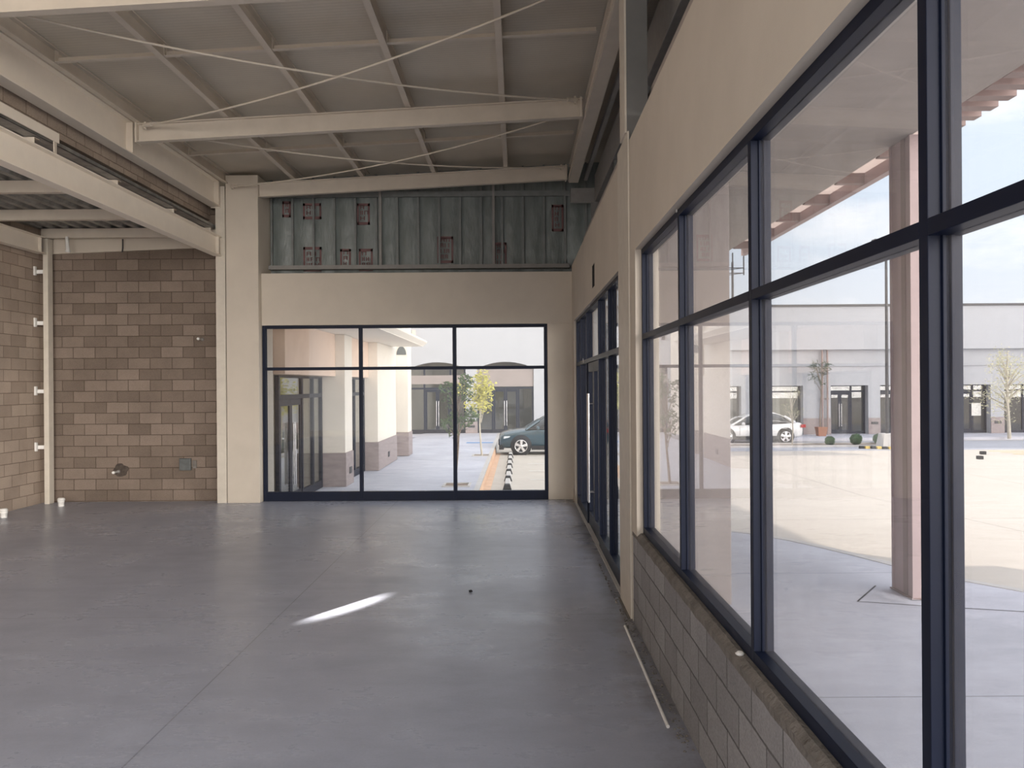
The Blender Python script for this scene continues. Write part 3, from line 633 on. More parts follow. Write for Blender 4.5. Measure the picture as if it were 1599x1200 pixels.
# mortar crumbs and dust along the foot of the right wall: uncountable
mb = MB()
for k in range(260):
    y = rng.uniform(4.4, 9.2); x = max(0.93, (1.0 if y < 6.84 else 0.965) - abs(rng.gauss(0, 0.04)) - 0.012) + rng.uniform(-0.002, 0.002); r = rng.uniform(0.003, 0.011)
    mb.lathe([(0.0005, 0.001), (r, 0.001), (r * 0.7, r * 0.6), (0.0005, r * 0.8)], (x, y, 0), 'z', 6, False)
o = mb.build('mortar_crumbs', M['mortar'], kind='stuff'); tag(o, 'grey mortar crumbs scattered along the foot of the right wall', 'debris')
for i, (y, z, ln) in enumerate(((12.05, 2.425, 0.05), (11.0, 3.19, 0.05), (5.06, 3.21, 0.06))):
    lbs = ['small white scrap on the far transom of the glass doors', 'small white scrap at the head of the glass doors', 'small pale scrap of tape at the head of the big window']
    xx = 1.03 if i < 2 else 1.046
    tag(MB().hexa([(xx - 0.004, y, z - 0.02), (xx, y, z - 0.02), (xx, y + 0.03, z - 0.02), (xx - 0.004, y + 0.03, z - 0.02), (xx - 0.012, y, z + ln), (xx - 0.008, y, z + ln), (xx - 0.008, y + 0.02, z + ln), (xx - 0.012, y + 0.02, z + ln)]).build('tape_scrap', M['pvc']), lbs[i], 'scrap')

# ------------------------------------------------------------------ ground outside
def interp(t, ks):
    for (a, b), (c, d) in zip(ks, ks[1:]):
        if t <= c: return b + (d - b) * max(0, t - a) / (c - a)
    return ks[-1][1]
def walk_h(y): return interp(y, [(-20, -0.02), (9, -0.02), (11, -0.06), (16, -0.38), (60, -0.44)])
def lot_h(y): return interp(y, [(-20, -0.10), (6, -0.12), (10, -0.20), (18, -0.55), (30, -0.66), (41, -0.80), (90, -0.80)])
# curb line: x of the walk's outer edge against y
def edge_x(y): return interp(y, [(-20, 7.5), (5, 6.3), (7.5, 5.35), (8.6, 4.5), (9.8, 4.1), (10.7, 3.7), (12.5, 2.4), (15.5, 0.2), (18.0, -0.9), (60, -0.88)])
mb = MB(); ys = [-6 + 0.5 * i for i in range(95)]
vs = []; fs = []
for y in ys:
    xl = 1.2 if y < 14.9 else -4.9; xr = edge_x(y); h = walk_h(y)
    for k in range(7): vs.append((xl + (xr - xl) * k / 6, y, h))
for i in range(len(ys) - 1):
    for k in range(6): a = i * 7 + k; fs.append((a, a + 1, a + 8, a + 7))
mb.add(vs, fs, False)
struct('sidewalk', mb, M['walk'])
# kerb stones along the edge
mb = MB(); vs = []; fs = []
for y in ys:
    x = edge_x(y); h = walk_h(y); l = lot_h(y) - 0.05
    vs += [(x - 0.14, y, h + 0.006), (x, y, h + 0.006), (x + 0.03, y, l), (x - 0.14, y, l)]
for i in range(len(ys) - 1):
    for k in range(4): a = i * 4; fs.append((a + k, a + (k + 1) % 4, a + 4 + (k + 1) % 4, a + 4 + k))
mb.add(vs, fs); o = struct('curb', mb, M['curb'])
mb = MB(); vs = []; fs = []
yy2 = [y for y in ys if 17.5 <= y <= 31.5]
for y in yy2:
    x = edge_x(y) + 0.012; h = walk_h(y) + 0.012; l = lot_h(y) + 0.003
    vs += [(x - 0.005, y, h), (x + 0.02, y, l), (x + 0.20, y, l)]
for i in range(len(yy2) - 1):
    for k in range(2): a = i * 3 + k; fs.append((a, a + 1, a + 4, a + 3))
mb.add(vs, fs); struct('curb_paint', mb, M['curb_orange'])
# parking lot
mb = MB(); vs = []; fs = []; ylot = [-30 + 1.0 * i for i in range(81)]
for y in ylot:
    xl = edge_x(y) - 0.1
    for k in range(9): vs.append((xl + (70 - xl) * (k / 8) ** 1.5, y, lot_h(y)))
for i in range(len(ylot) - 1):
    for k in range(8): a = i * 9 + k; fs.append((a, a + 1, a + 10, a + 9))
mb.add(vs, fs); struct('parking_lot', mb, M['lot'])
# far shops' shadow painted as a grey-blue strip, and the raised walk there
mb = MB(); mb.hexa([(7.5, 31.6, -0.9), (70, 31.9, -0.9), (70, 37.6, -0.9), (7.5, 37.6, -0.9), (7.5, 31.6, lot_h(31.6) + 0.012), (70, 31.9, lot_h(31.9) + 0.012), (70, 37.6, lot_h(37.6) + 0.012), (7.5, 37.6, lot_h(37.6) + 0.012)])
struct('lot_shade_strip', mb, M['lot_shade'])
struct('sidewalk_far', MB().box(4.5, 70, 38.2, 42, -1.0, -0.63), M['walk'])
struct('sidewalk_back', MB().box(-12, 4.45, 38.0, 41.5, -1.0, -0.435), M['walk'])
struct('ground', MB().box(-60, 70, Y0 - 30, 90, -1.6, -1.2), M['lot'])

# ------------------------------------------------------------------ porch over the right windows
mb = MB(); mb.box(1.21, 2.50, Y0, 14.05, 4.46, 4.72); mb.box(2.52, 3.82, Y0, 14.05, 4.46, 4.72); mb.box(2.49, 2.53, Y0, 14.05, 4.475, 4.72)
struct('roof_porch', mb, M['soffit'])
t = thing('eave_trellis', 'pinkish timber trim along the porch edge beyond the pink column', 'trellis', (4.0, 11, 4.46))
MB().box(4.20, 4.29, 7.75, 14.6, 4.46, 4.60).build('outer_rail', M['pink'], t)
MB().box(3.822, 3.87, 7.75, 14.2, 4.52, 4.72).build('fascia', M['pink'], t)
MB().box(3.88, 4.31, 7.75, 14.6, 4.603, 4.615).build('translucent_sheet', M['sheet'], t)
for y in (8.35, 9.45, 10.5, 11.6, 12.76, 13.9):
    MB().box(3.871, 4.199, y - 0.045, y + 0.045, 4.475, 4.60).build('rafter_tail', M['pink_dark'], t)
t = thing('eave_trellis', 'pinkish stepped slats along the porch edge, right of the near mullion', 'trellis', (4.0, 6, 4.46))
MB().box(3.822, 3.86, 4.0, 7.5, 4.50, 4.72).build('fascia', M['pink'], t)
MB().box(3.87, 4.26, 4.2, 7.5, 4.563, 4.575).build('translucent_sheet', M['sheet'], t)
for k in range(13):
    y = 7.38 - 0.25 * k
    MB().box(3.861, 4.22, y - 0.06, y + 0.06, 4.48, 4.56).build('slat', M['pink_dark'], t)
t = thing('porch_column', 'dusty pink steel column holding up the porch edge outside', 'column', (3.86, 7.65, 0))
mb = MB(); mb.box(3.784, 3.934, 7.50, 7.53, 0.0, 4.455); mb.box(3.784, 3.934, 7.89, 7.92, 0.0, 4.455); mb.box(3.80, 3.934, 7.531, 7.889, 0.0, 4.455)
mb.build('shaft', M['pink'], t)
MB().box(3.792, 3.799, 7.62, 7.70, 0.0, 4.455).build('web_strip', M['pink_dark'], t)
MB().box(3.77, 3.948, 7.486, 7.934, -0.012, -0.001).build('base_plate', M['pink_dark'], t)
# triangular construction joint cut in the walk at the column foot
mb = MB()
for (xa, ya), (xb, yb) in zip([(3.68, 8.05), (3.24, 7.47), (3.83, 7.30), (4.9, 7.02)], [(3.24, 7.47), (3.83, 7.30), (4.9, 7.02), (5.0, 7.0)]):
    d = (Vector((xb, yb, 0)) - Vector((xa, ya, 0))).normalized(); q = Vector((-d.y, d.x, 0)) * 0.009
    mb.add([(xa + q.x, ya + q.y, -0.0185), (xa - q.x, ya - q.y, -0.0185), (xb - q.x, yb - q.y, -0.0185), (xb + q.x, yb + q.y, -0.0185)], [(0, 1, 2, 3)])
struct('floor_joint', mb, M['hole'])
struct('wall_pier_outside', MB().box(1.21, 2.02, 7.40, 7.85, -0.05, 4.455), M['stucco_pink'], bevel=0.01)
struct('wall_right_outside', MB().box(1.201, 1.209, Y0, 14.7, 3.25, 4.45), M['stucco_pink'])

# ------------------------------------------------------------------ neighbouring shop wing seen through the far window
wg = thing('shop_wing', 'cream shop wing with brown plinths and porch, left side beyond the far window', 'building', (-4.5, 22, -0.38))
GZ = -0.385
def blockx(mb, x0, x1, y0, y1, z0, z1): return mb.box(x0, x1, y0, y1, z0, z1)
mb = MB(); mb.box(-10, -4.83, 14.95, 19.5, 2.35, 9.0); mb.box(-10, -4.51, 19.501, 28.4, 2.35, 9.0); mb.box(-10, -6.5, 14.95, 28.4, GZ - 0.5, 2.349)
mb.box(-6.499, -4.84, 14.95, 15.5, GZ - 0.5, 2.349); mb.box(-10, -5.75, 28.401, 40.4, GZ - 0.5, 9.0)
mb.build('wall', M['ext_cream'], wg)
MB().box(-4.82, -4.44, 14.95, 19.09, 2.318, 3.34).build('lintel', M['ext_peach'], wg)
MB().box(-4.50, -4.32, 19.95, 22.69, 2.318, 3.34).build('lintel', M['ext_peach'], wg)
def pier(x0, x1, y0, y1, top, root, zg, zp, vent=None, side='x'):
    p = MB().box(x0, x1, y0, y1, zp, top).build('pier', M['ext_cream'], root, bevel=0.01)
    q = MB().box(x0 - 0.02, x1 + 0.025, y0 - 0.025, y1 + 0.02, zg, zp).build('plinth', M['plinth'], root, bevel=0.01)
    if vent:
        vx, vy, vz, ax = vent
        mb = MB()
        if ax == 'y': mb.box(vx - 0.16, vx + 0.16, vy - 0.02, vy, vz - 0.06, vz + 0.06)
        else: mb.box(vx, vx + 0.02, vy - 0.12, vy + 0.12, vz - 0.08, vz + 0.08)
        mb.build('vent_cover', M['dark_metal'], root)
pier(-4.78, -4.21, 19.1, 19.94, 3.34, wg, GZ, 0.44, (-4.185, 19.55, -0.02, 'x'))
pier(-4.52, -4.05, 22.7, 26.1, 3.34, wg, GZ, 0.44, (-4.025, 24.4, -0.05, 'x'))
pier(-4.25, -3.83, 27.4, 28.3, 4.2, wg, GZ, 0.44)
mb = MB(); mb.box(-4.9, -3.05, 14.95, 25.4, 3.345, 3.50); mb.prism([(-3.05, 3.36), (-2.93, 3.47), (-2.93, 3.53), (-3.05, 3.50)], 'y', 14.95, 25.5)
mb.build('porch_roof', M['ext_cream'], wg)
pts = [(-4.05 + 0.17 * math.cos(a), 3.16 + 0.30 * math.sin(a)) for a in [math.pi * k / 14 for k in range(15)]]
MB().prism(pts, 'y', 27.375, 27.395).build('arched_niche', M['galv'], wg)
sc1 = MB().box(-4.86, -4.85, 15.5, 19.1, GZ, 2.35).build('shop_backdrop', M['shop_tan'], wg)
s1 = thing('shop_entrance', 'black framed double glass doors and sidelights of the neighbouring wing, nearest the far window', 'shop door', (-4.8, 17.3, GZ))
storefront(s1, 'y', -4.83, -4.75, [15.62, 17.30, 18.22, 19.0], GZ, 2.30, 1.86, w=0.09, bot=0.18, glass=M['glass_shop'], doors=(0,), room_side=1, pull_len=(0.4, 1.7), simple=True)
s2 = thing('shop_entrance', 'narrow black glass screen between the first two piers of the neighbouring wing', 'shop door', (-4.5, 21.3, GZ))
storefront(s2, 'y', -4.50, -4.42, [20.03, 21.3, 22.6], GZ, 2.30, 1.86, w=0.09, bot=0.18, glass=M['glass_shop'], simple=True)

# ------------------------------------------------------------------ white shop building closing the view (far window)
bb = thing('shop_building', 'white shop building with arched openings facing the far window', 'building', (-2, 41, -0.43))
ZB = -0.435
mb = MB(); F = 40.5
def arch_wall(mb, x0, x1, ops, zg, ztop, y0, y1):
    """wall slab with segmental arched openings (xa, xb, spring z, rise)"""
    xs = x0
    for xa, xb, zs, rise in ops:
        mb.box(xs, xa, y0, y1, zg, ztop)
        n = 12
        for i in range(n):
            a0 = xa + (xb - xa) * i / n; a1 = xa + (xb - xa) * (i + 1) / n
            zz = lambda x: zs + rise * (1 - ((x - (xa + xb) / 2) / ((xb - xa) / 2)) ** 2)
            mb.hexa([(a0, y0, zz(a0)), (a1, y0, zz(a1)), (a1, y1, zz(a1)), (a0, y1, zz(a0)), (a0, y0, ztop), (a1, y0, ztop), (a1, y1, ztop), (a0, y1, ztop)])
        xs = xb
    mb.box(xs, x1, y0, y1, zg, ztop)
    return mb
OPS = [(-5.62, -2.67, 2.95, 0.33), (-2.08, 0.86, 2.95, 0.33)]
arch_wall(mb, -9.5, 4.4, OPS, ZB, 8.6, F, F + 0.35)
mb.build('facade', M['ext_white'], bb)
MB().box(-9.5, 4.4, F + 4, F + 4.3, ZB, 8.6).build('rear_wall', M['shop_tan'], bb)
MB().box(-9.5, 4.4, F + 0.36, F + 3.99, 3.4, 3.6).build('shop_ceiling', M['ext_peach'], bb)
MB().box(-9.5, 4.4, F + 0.36, F + 3.99, ZB - 0.3, ZB + 0.005).build('shop_floor', M['shop_dark'], bb)
MB().box(-2.69, -2.06, F - 0.03, F - 0.001, ZB, 0.20).build('plinth', M['plinth'], bb)
MB().box(0.84, 4.4, F - 0.03, F - 0.001, ZB, 0.20).build('plinth', M['plinth'], bb)
MB().box(-9.5, -5.60, F - 0.03, F - 0.001, ZB, 0.20).build('plinth', M['plinth'], bb)
MB().box(-2.55, -2.2, F - 0.05, F - 0.031, -0.12, 0.0).build('vent_cover', M['dark_metal'], bb)
for (xa, xb, zs, rise), lb in zip(OPS, ('black framed shop doors in the left arch of the white building', 'black framed shop doors in the right arch, behind the yellow tree')):
    s = thing('shop_entrance', lb, 'shop door', ((xa + xb) / 2, F + 0.2, ZB))
    w_ = xb - xa
    storefront(s, 'x', F + 0.14, F + 0.22, [xa + 0.05, xa + w_ * 0.27, xa + w_ * 0.73, xb - 0.05], ZB, 2.945, 1.92, w=0.09, bot=0.2, glass=M['glass_shop'], doors=(1,), room_side=-1, pull_len=(0.4, 1.7), simple=True)
MB().box(-2.1, 0.88, F + 0.10, F + 0.139, 2.0, 2.9).build('inner_fascia', M['stucco_pink'], bb)
MB().box(-5.64, -2.65, F + 0.10, F + 0.139, 2.15, 2.6).build('inner_fascia', M['stucco_pink'], bb)
t = thing('wall_lantern', 'small grey lantern high on the white building wall', 'lamp', (-5.4, F - 0.1, 4.5))
MB().box(-5.46, -5.28, F - 0.14, F - 0.002, 4.35, 4.62).build('lamp_body', M['dark_metal'], t); MB().box(-5.42, -5.24, F - 0.10, F - 0.002, 4.625, 4.95).build('back_plate', M['ext_peach'], t)

# ------------------------------------------------------------------ long white shops across the lot
fb = thing('shop_building', 'long low white shop row across the parking lot', 'building', (20, 41, -0.63))
ZF = -0.63; F = 41.0; HD = 1.93
OPF = [(9.1, 11.75, 0), (12.75, 15.0, 1), (16.45, 18.42, 2), (19.05, 21.6, 2), (22.9, 24.85, 2), (25.55, 28.0, 0), (29.2, 31.4, 2), (32.8, 35.0, 2)]
mb = MB(); xs = 4.5
for a, b, k in OPF: mb.box(xs, a, F, F + 0.5, ZF, HD); xs = b
mb.box(xs, 60, F, F + 0.5, ZF, HD); mb.box(4.5, 60, F, F + 0.5, HD, 3.9)
mb.build('facade', M['ext_white'], fb)
MB().box(4.5, 60, F - 0.45, F + 6, 3.80, 6.03).build('parapet', M['ext_white'], fb)
MB().box(4.5, 60, F - 0.55, F + 6, 6.032, 6.14).build('parapet_cap', M['dark_metal'], fb)
MB().box(4.5, 60, F - 0.10, F - 0.002, 2.94, 3.0).build('string_course', M['ext_white'], fb)
MB().box(4.5, 60, F + 1.6, F + 1.8, ZF, 3.8).build('shop_backdrop', M['shop_dark'], fb)
xs = 4.5
for a, b, k in OPF + [(60, 60, 0)]:
    MB().box(xs + 0.0, a, F - 0.03, F - 0.001, ZF, 0.22).build('plinth', M['plinth'], fb)
    if a - xs < 1.2 and a > 13: MB().box((xs + a) / 2 - 0.18, (xs + a) / 2 + 0.18, F - 0.05, F - 0.031, -0.12, 0.02).build('vent_cover', M['dark_metal'], fb)
    xs = b
LB = ['leftmost dark shop window across the lot, behind the white car', 'tan shop window with drawn blind across the lot', 'black double doors between two pale piers across the lot', 'shop doors behind the lamp post across the lot', 'shop doors with a paper notice across the lot', 'dark shop window behind the pale tree', None, None]
for i, (a, b, k) in enumerate(OPF):
    if i > 5: continue
    s = thing('shop_entrance', LB[i], 'shop door', ((a + b) / 2, F + 0.45, ZF))
    w_ = b - a
    us = [a + 0.05, a + w_ * 0.62, b - 0.05] if k == 2 else [a + 0.05, (a + b) / 2, b - 0.05]
    if k == 1: us = [a + 0.05, b - 0.05]
    storefront(s, 'x', F + 0.38, F + 0.46, us, ZF + 0.002, HD - 0.006, 1.62, w=0.09, bot=0.14, glass=M['glass_shop'], doors=(0,) if k == 2 else (), room_side=-1, pull_len=(0.4, 1.6), simple=True)
    if k == 1: MB().box(a + 0.1, b - 0.1, F + 0.47, F + 0.48, ZF + 0.1, HD - 0.05).build('blind', M['shop_tan'], s)
tag(MB().box(24.05, 24.55, F + 0.365, F + 0.375, 0.28, 0.95).build('paper_notice', M['paper']), 'white paper notice on a shop door across the lot', 'notice')
for x, lb in ((15.95, 'left of the twin brown downpipes on the far shop wall'), (16.22, 'right of the twin brown downpipes on the far shop wall')):
    t = thing('downpipe', lb, 'pipe', (x, F - 0.1, ZF), 'twin downpipes across the lot')
    MB().tube([(x, F - 0.16, ZF + 0.003), (x, F - 0.16, 3.78)], 0.05, 10).build('pipe', M['pink_dark'], t)
    MB().box(x - 0.07, x + 0.07, F - 0.22, F - 0.033, 1.2, 1.26).build('clamp', M['pink_dark'], t)

# ------------------------------------------------------------------ planting, posts and lot furniture
def leaves(mb, centre, rad, n, size, seed, droop=0.0, slim=0.5):
    r_ = random.Random(seed)
    for _ in range(n):
        while True:
            p = Vector((r_.uniform(-1, 1), r_.uniform(-1, 1), r_.uniform(-1, 1)))
            if p.length <= 1: break
        p = Vector((p.x * rad[0], p.y * rad[1], p.z * rad[2])) + Vector(centre)
        d = Vector((r_.gauss(0, 1), r_.gauss(0, 1), r_.gauss(0, 0.7) - droop)).normalized(); w = d.orthogonal().normalized() * size * slim * r_.uniform(0.7, 1.2)
        l = d * size * r_.uniform(0.7, 1.4); q = d.cross(w).normalized() * size * 0.12
        mb.add([p - l / 2, p + w / 2 + q, p + l / 2, p - w / 2 + q], [(0, 1, 2, 3)])
def tree(label, x, y, zg, h, crown_z, rad, m_leaf, m_bark, seed, n=420, size=0.12, clumps=9, slim=0.5, droop=0.0, group='young trees outside', tr=0.035):
    t = thing('young_tree', label, 'tree', (x, y, zg), group)
    r_ = random.Random(seed)
    mb = MB(); pts = []
    for i in range(9):
        s = i / 8; pts.append((x + 0.05 * math.sin(s * 5 + seed), y + 0.05 * math.cos(s * 4 + seed), zg + 0.003 + (h * 0.92) * s))
    mb.tube(pts, [tr * (1 - 0.75 * i / 8) for i in range(9)], 8)
    cl = []
    for k in range(clumps):
        a = r_.uniform(0, 6.28); rr = r_.uniform(0.25, 0.95); zz = r_.uniform(-0.9, 0.9)
        c = Vector((x + rad * rr * math.cos(a) * math.sqrt(1 - zz * zz * 0.7), y + rad * rr * math.sin(a) * math.sqrt(1 - zz * zz * 0.7), zg + crown_z + (h - crown_z) * zz * 0.9)); cl.append(c)
        s = max(0.35, min(0.85, (c.z - zg - 0.25) / h)); b0 = Vector((x, y, zg + h * s * 0.8))
        mb.tube([b0, (b0 + c) / 2 + Vector((0, 0, 0.05)), c], [tr * 0.4, tr * 0.28, tr * 0.12], 6)
    mb.build('trunk', m_bark, t)
    f = MB()
    for k, c in enumerate(cl): leaves(f, c, (rad * 0.42, rad * 0.42, rad * 0.40), n // clumps, size, seed * 31 + k, droop, slim)
    f.build('foliage', m_leaf, t)
    return t
def grate(label, x, y, s):
    t = thing('tree_pit', label, 'tree pit', (x, y, walk_h(y)), 'square tree pits in the walk'); h = walk_h(y)
    mb = MB(); 
    for (a, b, c, d) in ((-s, s, -s, -s + 0.06), (-s, s, s - 0.06, s), (-s, -s + 0.06, -s + 0.06, s - 0.06), (s - 0.06, s, -s + 0.06, s - 0.06)): mb.box(x + a, x + b, y + c, y + d, h + 0.001, h + 0.03)
    mb.build('pit_edging', M['curb'], t); MB().box(x - s + 0.06, x + s - 0.06, y - s + 0.06, y + s - 0.06, h + 0.001, h + 0.008).build('pit_soil', M['soil'], t)
grate('square tree pit at the slender tree nearest the far window', -1.50, 19.2, 0.34)
grate('square tree pit at the yellow-leaved tree beyond', -1.27, 27.4, 0.32)
tree('slender dark-green tree growing nearest the far window', -1.49, 19.2, walk_h(19.2) + 0.008, 2.80, 2.0, 0.46, M['leaf'], M['bark'], 5, n=560, size=0.11, clumps=14)
tree('small yellow-leaved tree in the walk near the blue car', -1.27, 27.4, walk_h(27.4) + 0.008, 3.1, 2.25, 0.72, M['leaf_yellow'], M['bark_pale'], 9, n=800, size=0.13, clumps=14)
tree('bare pale tree in the planting strip across the lot', 12.15, 34.6, -0.70, 2.9, 1.9, 0.6, M['leaf_pale'], M['bark_pale'], 13, n=240, size=0.10, clumps=12, slim=0.2)
tree('airy pale tree across the lot at the photo\'s right edge', 23.8, 37.9, -0.70, 4.6, 2.6, 1.45, M['leaf_pale'], M['bark_pale'], 21, n=1500, size=0.14, clumps=26, slim=0.3, tr=0.09)
tree('dark strappy-leaved tree in a terracotta pot before the far shop pier', 15.45, 39.75, -0.165, 3.3, 2.75, 0.62, M['leaf_dark'], M['bark'], 17, n=150, size=0.40, clumps=8, slim=0.12, droop=0.5)
t = thing('flower_pot', 'square terracotta pot before the far shop pier', 'pot', (15.45, 39.75, ZF))
mb = MB(); mb.hexa([(15.27, 39.57, ZF + 0.002), (15.63, 39.57, ZF + 0.002), (15.63, 39.93, ZF + 0.002), (15.27, 39.93, ZF + 0.002), (15.21, 39.51, ZF + 0.42), (15.69, 39.51, ZF + 0.42), (15.69, 39.99, ZF + 0.42), (15.21, 39.99, ZF + 0.42)]); mb.build('pot_body', M['terracotta'], t)
MB().box(15.2, 15.7, 39.5, 40.0, ZF + 0.421, ZF + 0.46).build('pot_rim', M['terracotta'], t)
mb = MB(); mb.box(9.0, 19.0, 33.7, 35.1, -0.9, lot_h(34) + 0.03); struct('planting_strip', mb, M['soil'])
mb = MB(); mb.box(9.0, 19.0, 33.6, 33.69, -0.9, lot_h(34) + 0.10); mb.box(9.0, 19.0, 35.11, 35.2, -0.9, lot_h(34) + 0.10); struct('curb_strip', mb, M['curb'])
def bush(label, x, y, zg, r, seed):
    t = thing('clipped_bush', label, 'bush', (x, y, zg), 'round bushes across the lot')
    f = MB(); r_ = random.Random(seed)
    for _ in range(420):
        d = Vector((r_.gauss(0, 1), r_.gauss(0, 1), r_.gauss(0, 1))).normalized(); p = Vector((x, y, zg + r * 0.98)) + d * r * r_.uniform(0.8, 1.0)
        w = d.orthogonal().normalized() * 0.03; q = d.cross(w).normalized() * 0.04; f.add([p - w, p + q, p + w, p + d * 0.03 - q], [(0, 1, 2, 3)])
    f.lathe([(0.001, -r * 0.86)] + [(r * 0.86 * math.cos(a), r * 0.86 * math.sin(a)) for a in [R(-75 + 15 * k) for k in range(11)]] + [(0.001, r * 0.86)], (x, y, zg + r * 0.98), 'z', 16)
    f.build('foliage', M['bush'], t); MB().tube([(x, y, zg + 0.002), (x, y, zg + r * 0.3)], 0.03, 6).build('stem', M['bark'], t)
zs_ = lot_h(34) + 0.03
bush('left and smaller round clipped bush in the planting strip', 13.75, 34.4, zs_, 0.21, 1)
bush('right and larger round clipped bush in the planting strip', 14.95, 34.5, zs_, 0.26, 2)
bush('round clipped bush half hidden by the lamp post base', 16.13, 34.9, zs_, 0.24, 3)
# lamp post
LPX, LPY = 15.62, 33.0; lz = lot_h(LPY)
t = thing('lamp_post', 'tall slim parking lamp post on a concrete base', 'lamp post', (LPX, LPY, lz))
mb = MB(); mb.hexa([(LPX - 0.36, LPY - 0.36, lz + 0.002), (LPX + 0.36, LPY - 0.36, lz + 0.002), (LPX + 0.36, LPY + 0.36, lz + 0.002), (LPX - 0.36, LPY + 0.36, lz + 0.002), (LPX - 0.26, LPY - 0.26, lz + 0.62), (LPX + 0.26, LPY - 0.26, lz + 0.62), (LPX + 0.26, LPY + 0.26, lz + 0.62), (LPX - 0.26, LPY + 0.26, lz + 0.62)])
mb.build('concrete_base', M['curb'], t, bevel=0.02)
MB().tube([(LPX, LPY, lz + 0.621), (LPX, LPY, 8.05)], [0.075, 0.05], 12).build('pole', M['dark_metal'], t)
for s, k in ((-1, 0), (1, 1)):
    mb = MB(); mb.tube([(LPX, LPY, 7.95), (LPX + s * 0.35, LPY - 0.05, 8.05)], 0.025, 8); a = mb.build('lamp_arm', M['dark_metal'], t)
    MB().box(LPX + s * 0.35 - 0.22, LPX + s * 0.35 + 0.22, LPY - 0.22, LPY + 0.12, 8.05, 8.11).build('lamp_head', M['dark_metal'], a, bevel=0.01)
# rooftop antenna mast beyond the shops
ax, ay = 16.6, 60.0
t = thing('antenna_mast', 'distant mast with a small antenna platform, left of the second mullion', 'antenna', (ax, ay, -0.8))
MB().tube([(ax, ay, -1.19), (ax, ay, 11.4)], 0.09, 8).build('mast', M['dark_metal'], t)
mb = MB()
for z in (10.55, 10.95): mb.tube([(ax - 0.9, ay, z), (ax + 0.9, ay, z)], 0.035, 6); mb.tube([(ax - 0.9, ay, z), (ax, ay + 0.9, z), (ax + 0.9, ay, z)], 0.03, 6)
mb.build('platform', M['dark_metal'], t)
for dx in (-0.85, 0.0, 0.85): MB().tube([(ax + dx, ay - 0.05, 10.4), (ax + dx, ay - 0.05, 12.1 - abs(dx) * 0.2)], 0.055, 6).build('antenna_rod', M['dark_metal'], t)
# wheel stops
WS = ['nearest', 'second nearest', 'third nearest', 'fourth nearest', 'fifth nearest', 'farthest, at the car']
for i, y in enumerate((19.6, 21.5, 23.4, 25.3, 27.2, 29.1)):
    z = lot_h(y + 0.7); x = -0.27
    t = thing('wheel_stop', f'concrete wheel stop with black end beside the curb, {WS[i]}', 'wheel stop', (x, y, z), 'wheel stops along the far curb')
    sec = lambda w, h: [(x - w, z + 0.004), (x + w, z + 0.004), (x + w * 0.6, z + h), (x - w * 0.6, z + h)]
    MB().prism(sec(0.09, 0.12), 'y', y + 0.25, y + 1.6).build('concrete_bar', M['curb'], t)
    MB().prism(sec(0.11, 0.145), 'y', y, y + 0.248).build('rubber_end', M['black'], t)
def wstop(x, y, n, label, ang):
    t = thing('wheel_stop', label, 'wheel stop', (x, y, lot_h(y))); z = lot_h(y)
    for k in range(n):
        xx = x + 0.22 * k * math.cos(ang); yy = y + 0.22 * k * math.sin(ang)
        MB().box(xx - 0.085, xx + 0.085, yy - 0.08, yy + 0.08, z + 0.004, z + 0.12).build('rubber_segment', M['black' if k % 2 == 0 else 'yellow_paint'], t)
wstop(14.35, 32.6, 6, 'black and yellow rubber wheel stop before the planting strip', R(-25))
wstop(17.45, 29.3, 1, 'upper black rubber bump right of the near mullion', 0)
wstop(16.15, 27.3, 1, 'lower black rubber bump right of the near mullion', 0)
# painted marks
mb = MB(); z = walk_h(34) + 0.008; mb.box(-2.2, -1.05, 33.4, 33.9, z - 0.002, z); struct('road_marking_blue', mb, M['blue_paint'])
def stripe(name, pts, w, m, zoff=0.006):
    mb = MB(); a = Vector((pts[0][0], pts[0][1], 0)); b = Vector((pts[1][0], pts[1][1], 0)); d = (b - a).normalized(); nrm = Vector((-d.y, d.x, 0)) * w / 2
    v = [a + nrm, a - nrm, b - nrm, b + nrm]; mb.add([(p.x, p.y, lot_h(p.y) + zoff) for p in v], [(0, 1, 2, 3)]); return struct(name, mb, m)
for k in range(5): stripe('road_marking_line', ((0.35, 19.5 + 2.4 * k), (5.2, 19.5 + 2.4 * k)), 0.10, M['white_paint'])
for k in range(4): stripe('road_marking_yellow', ((18.6, 28.6 + 0.75 * k), (26.5, 27.6 + 0.75 * k)), 0.14, M['yellow_paint'])

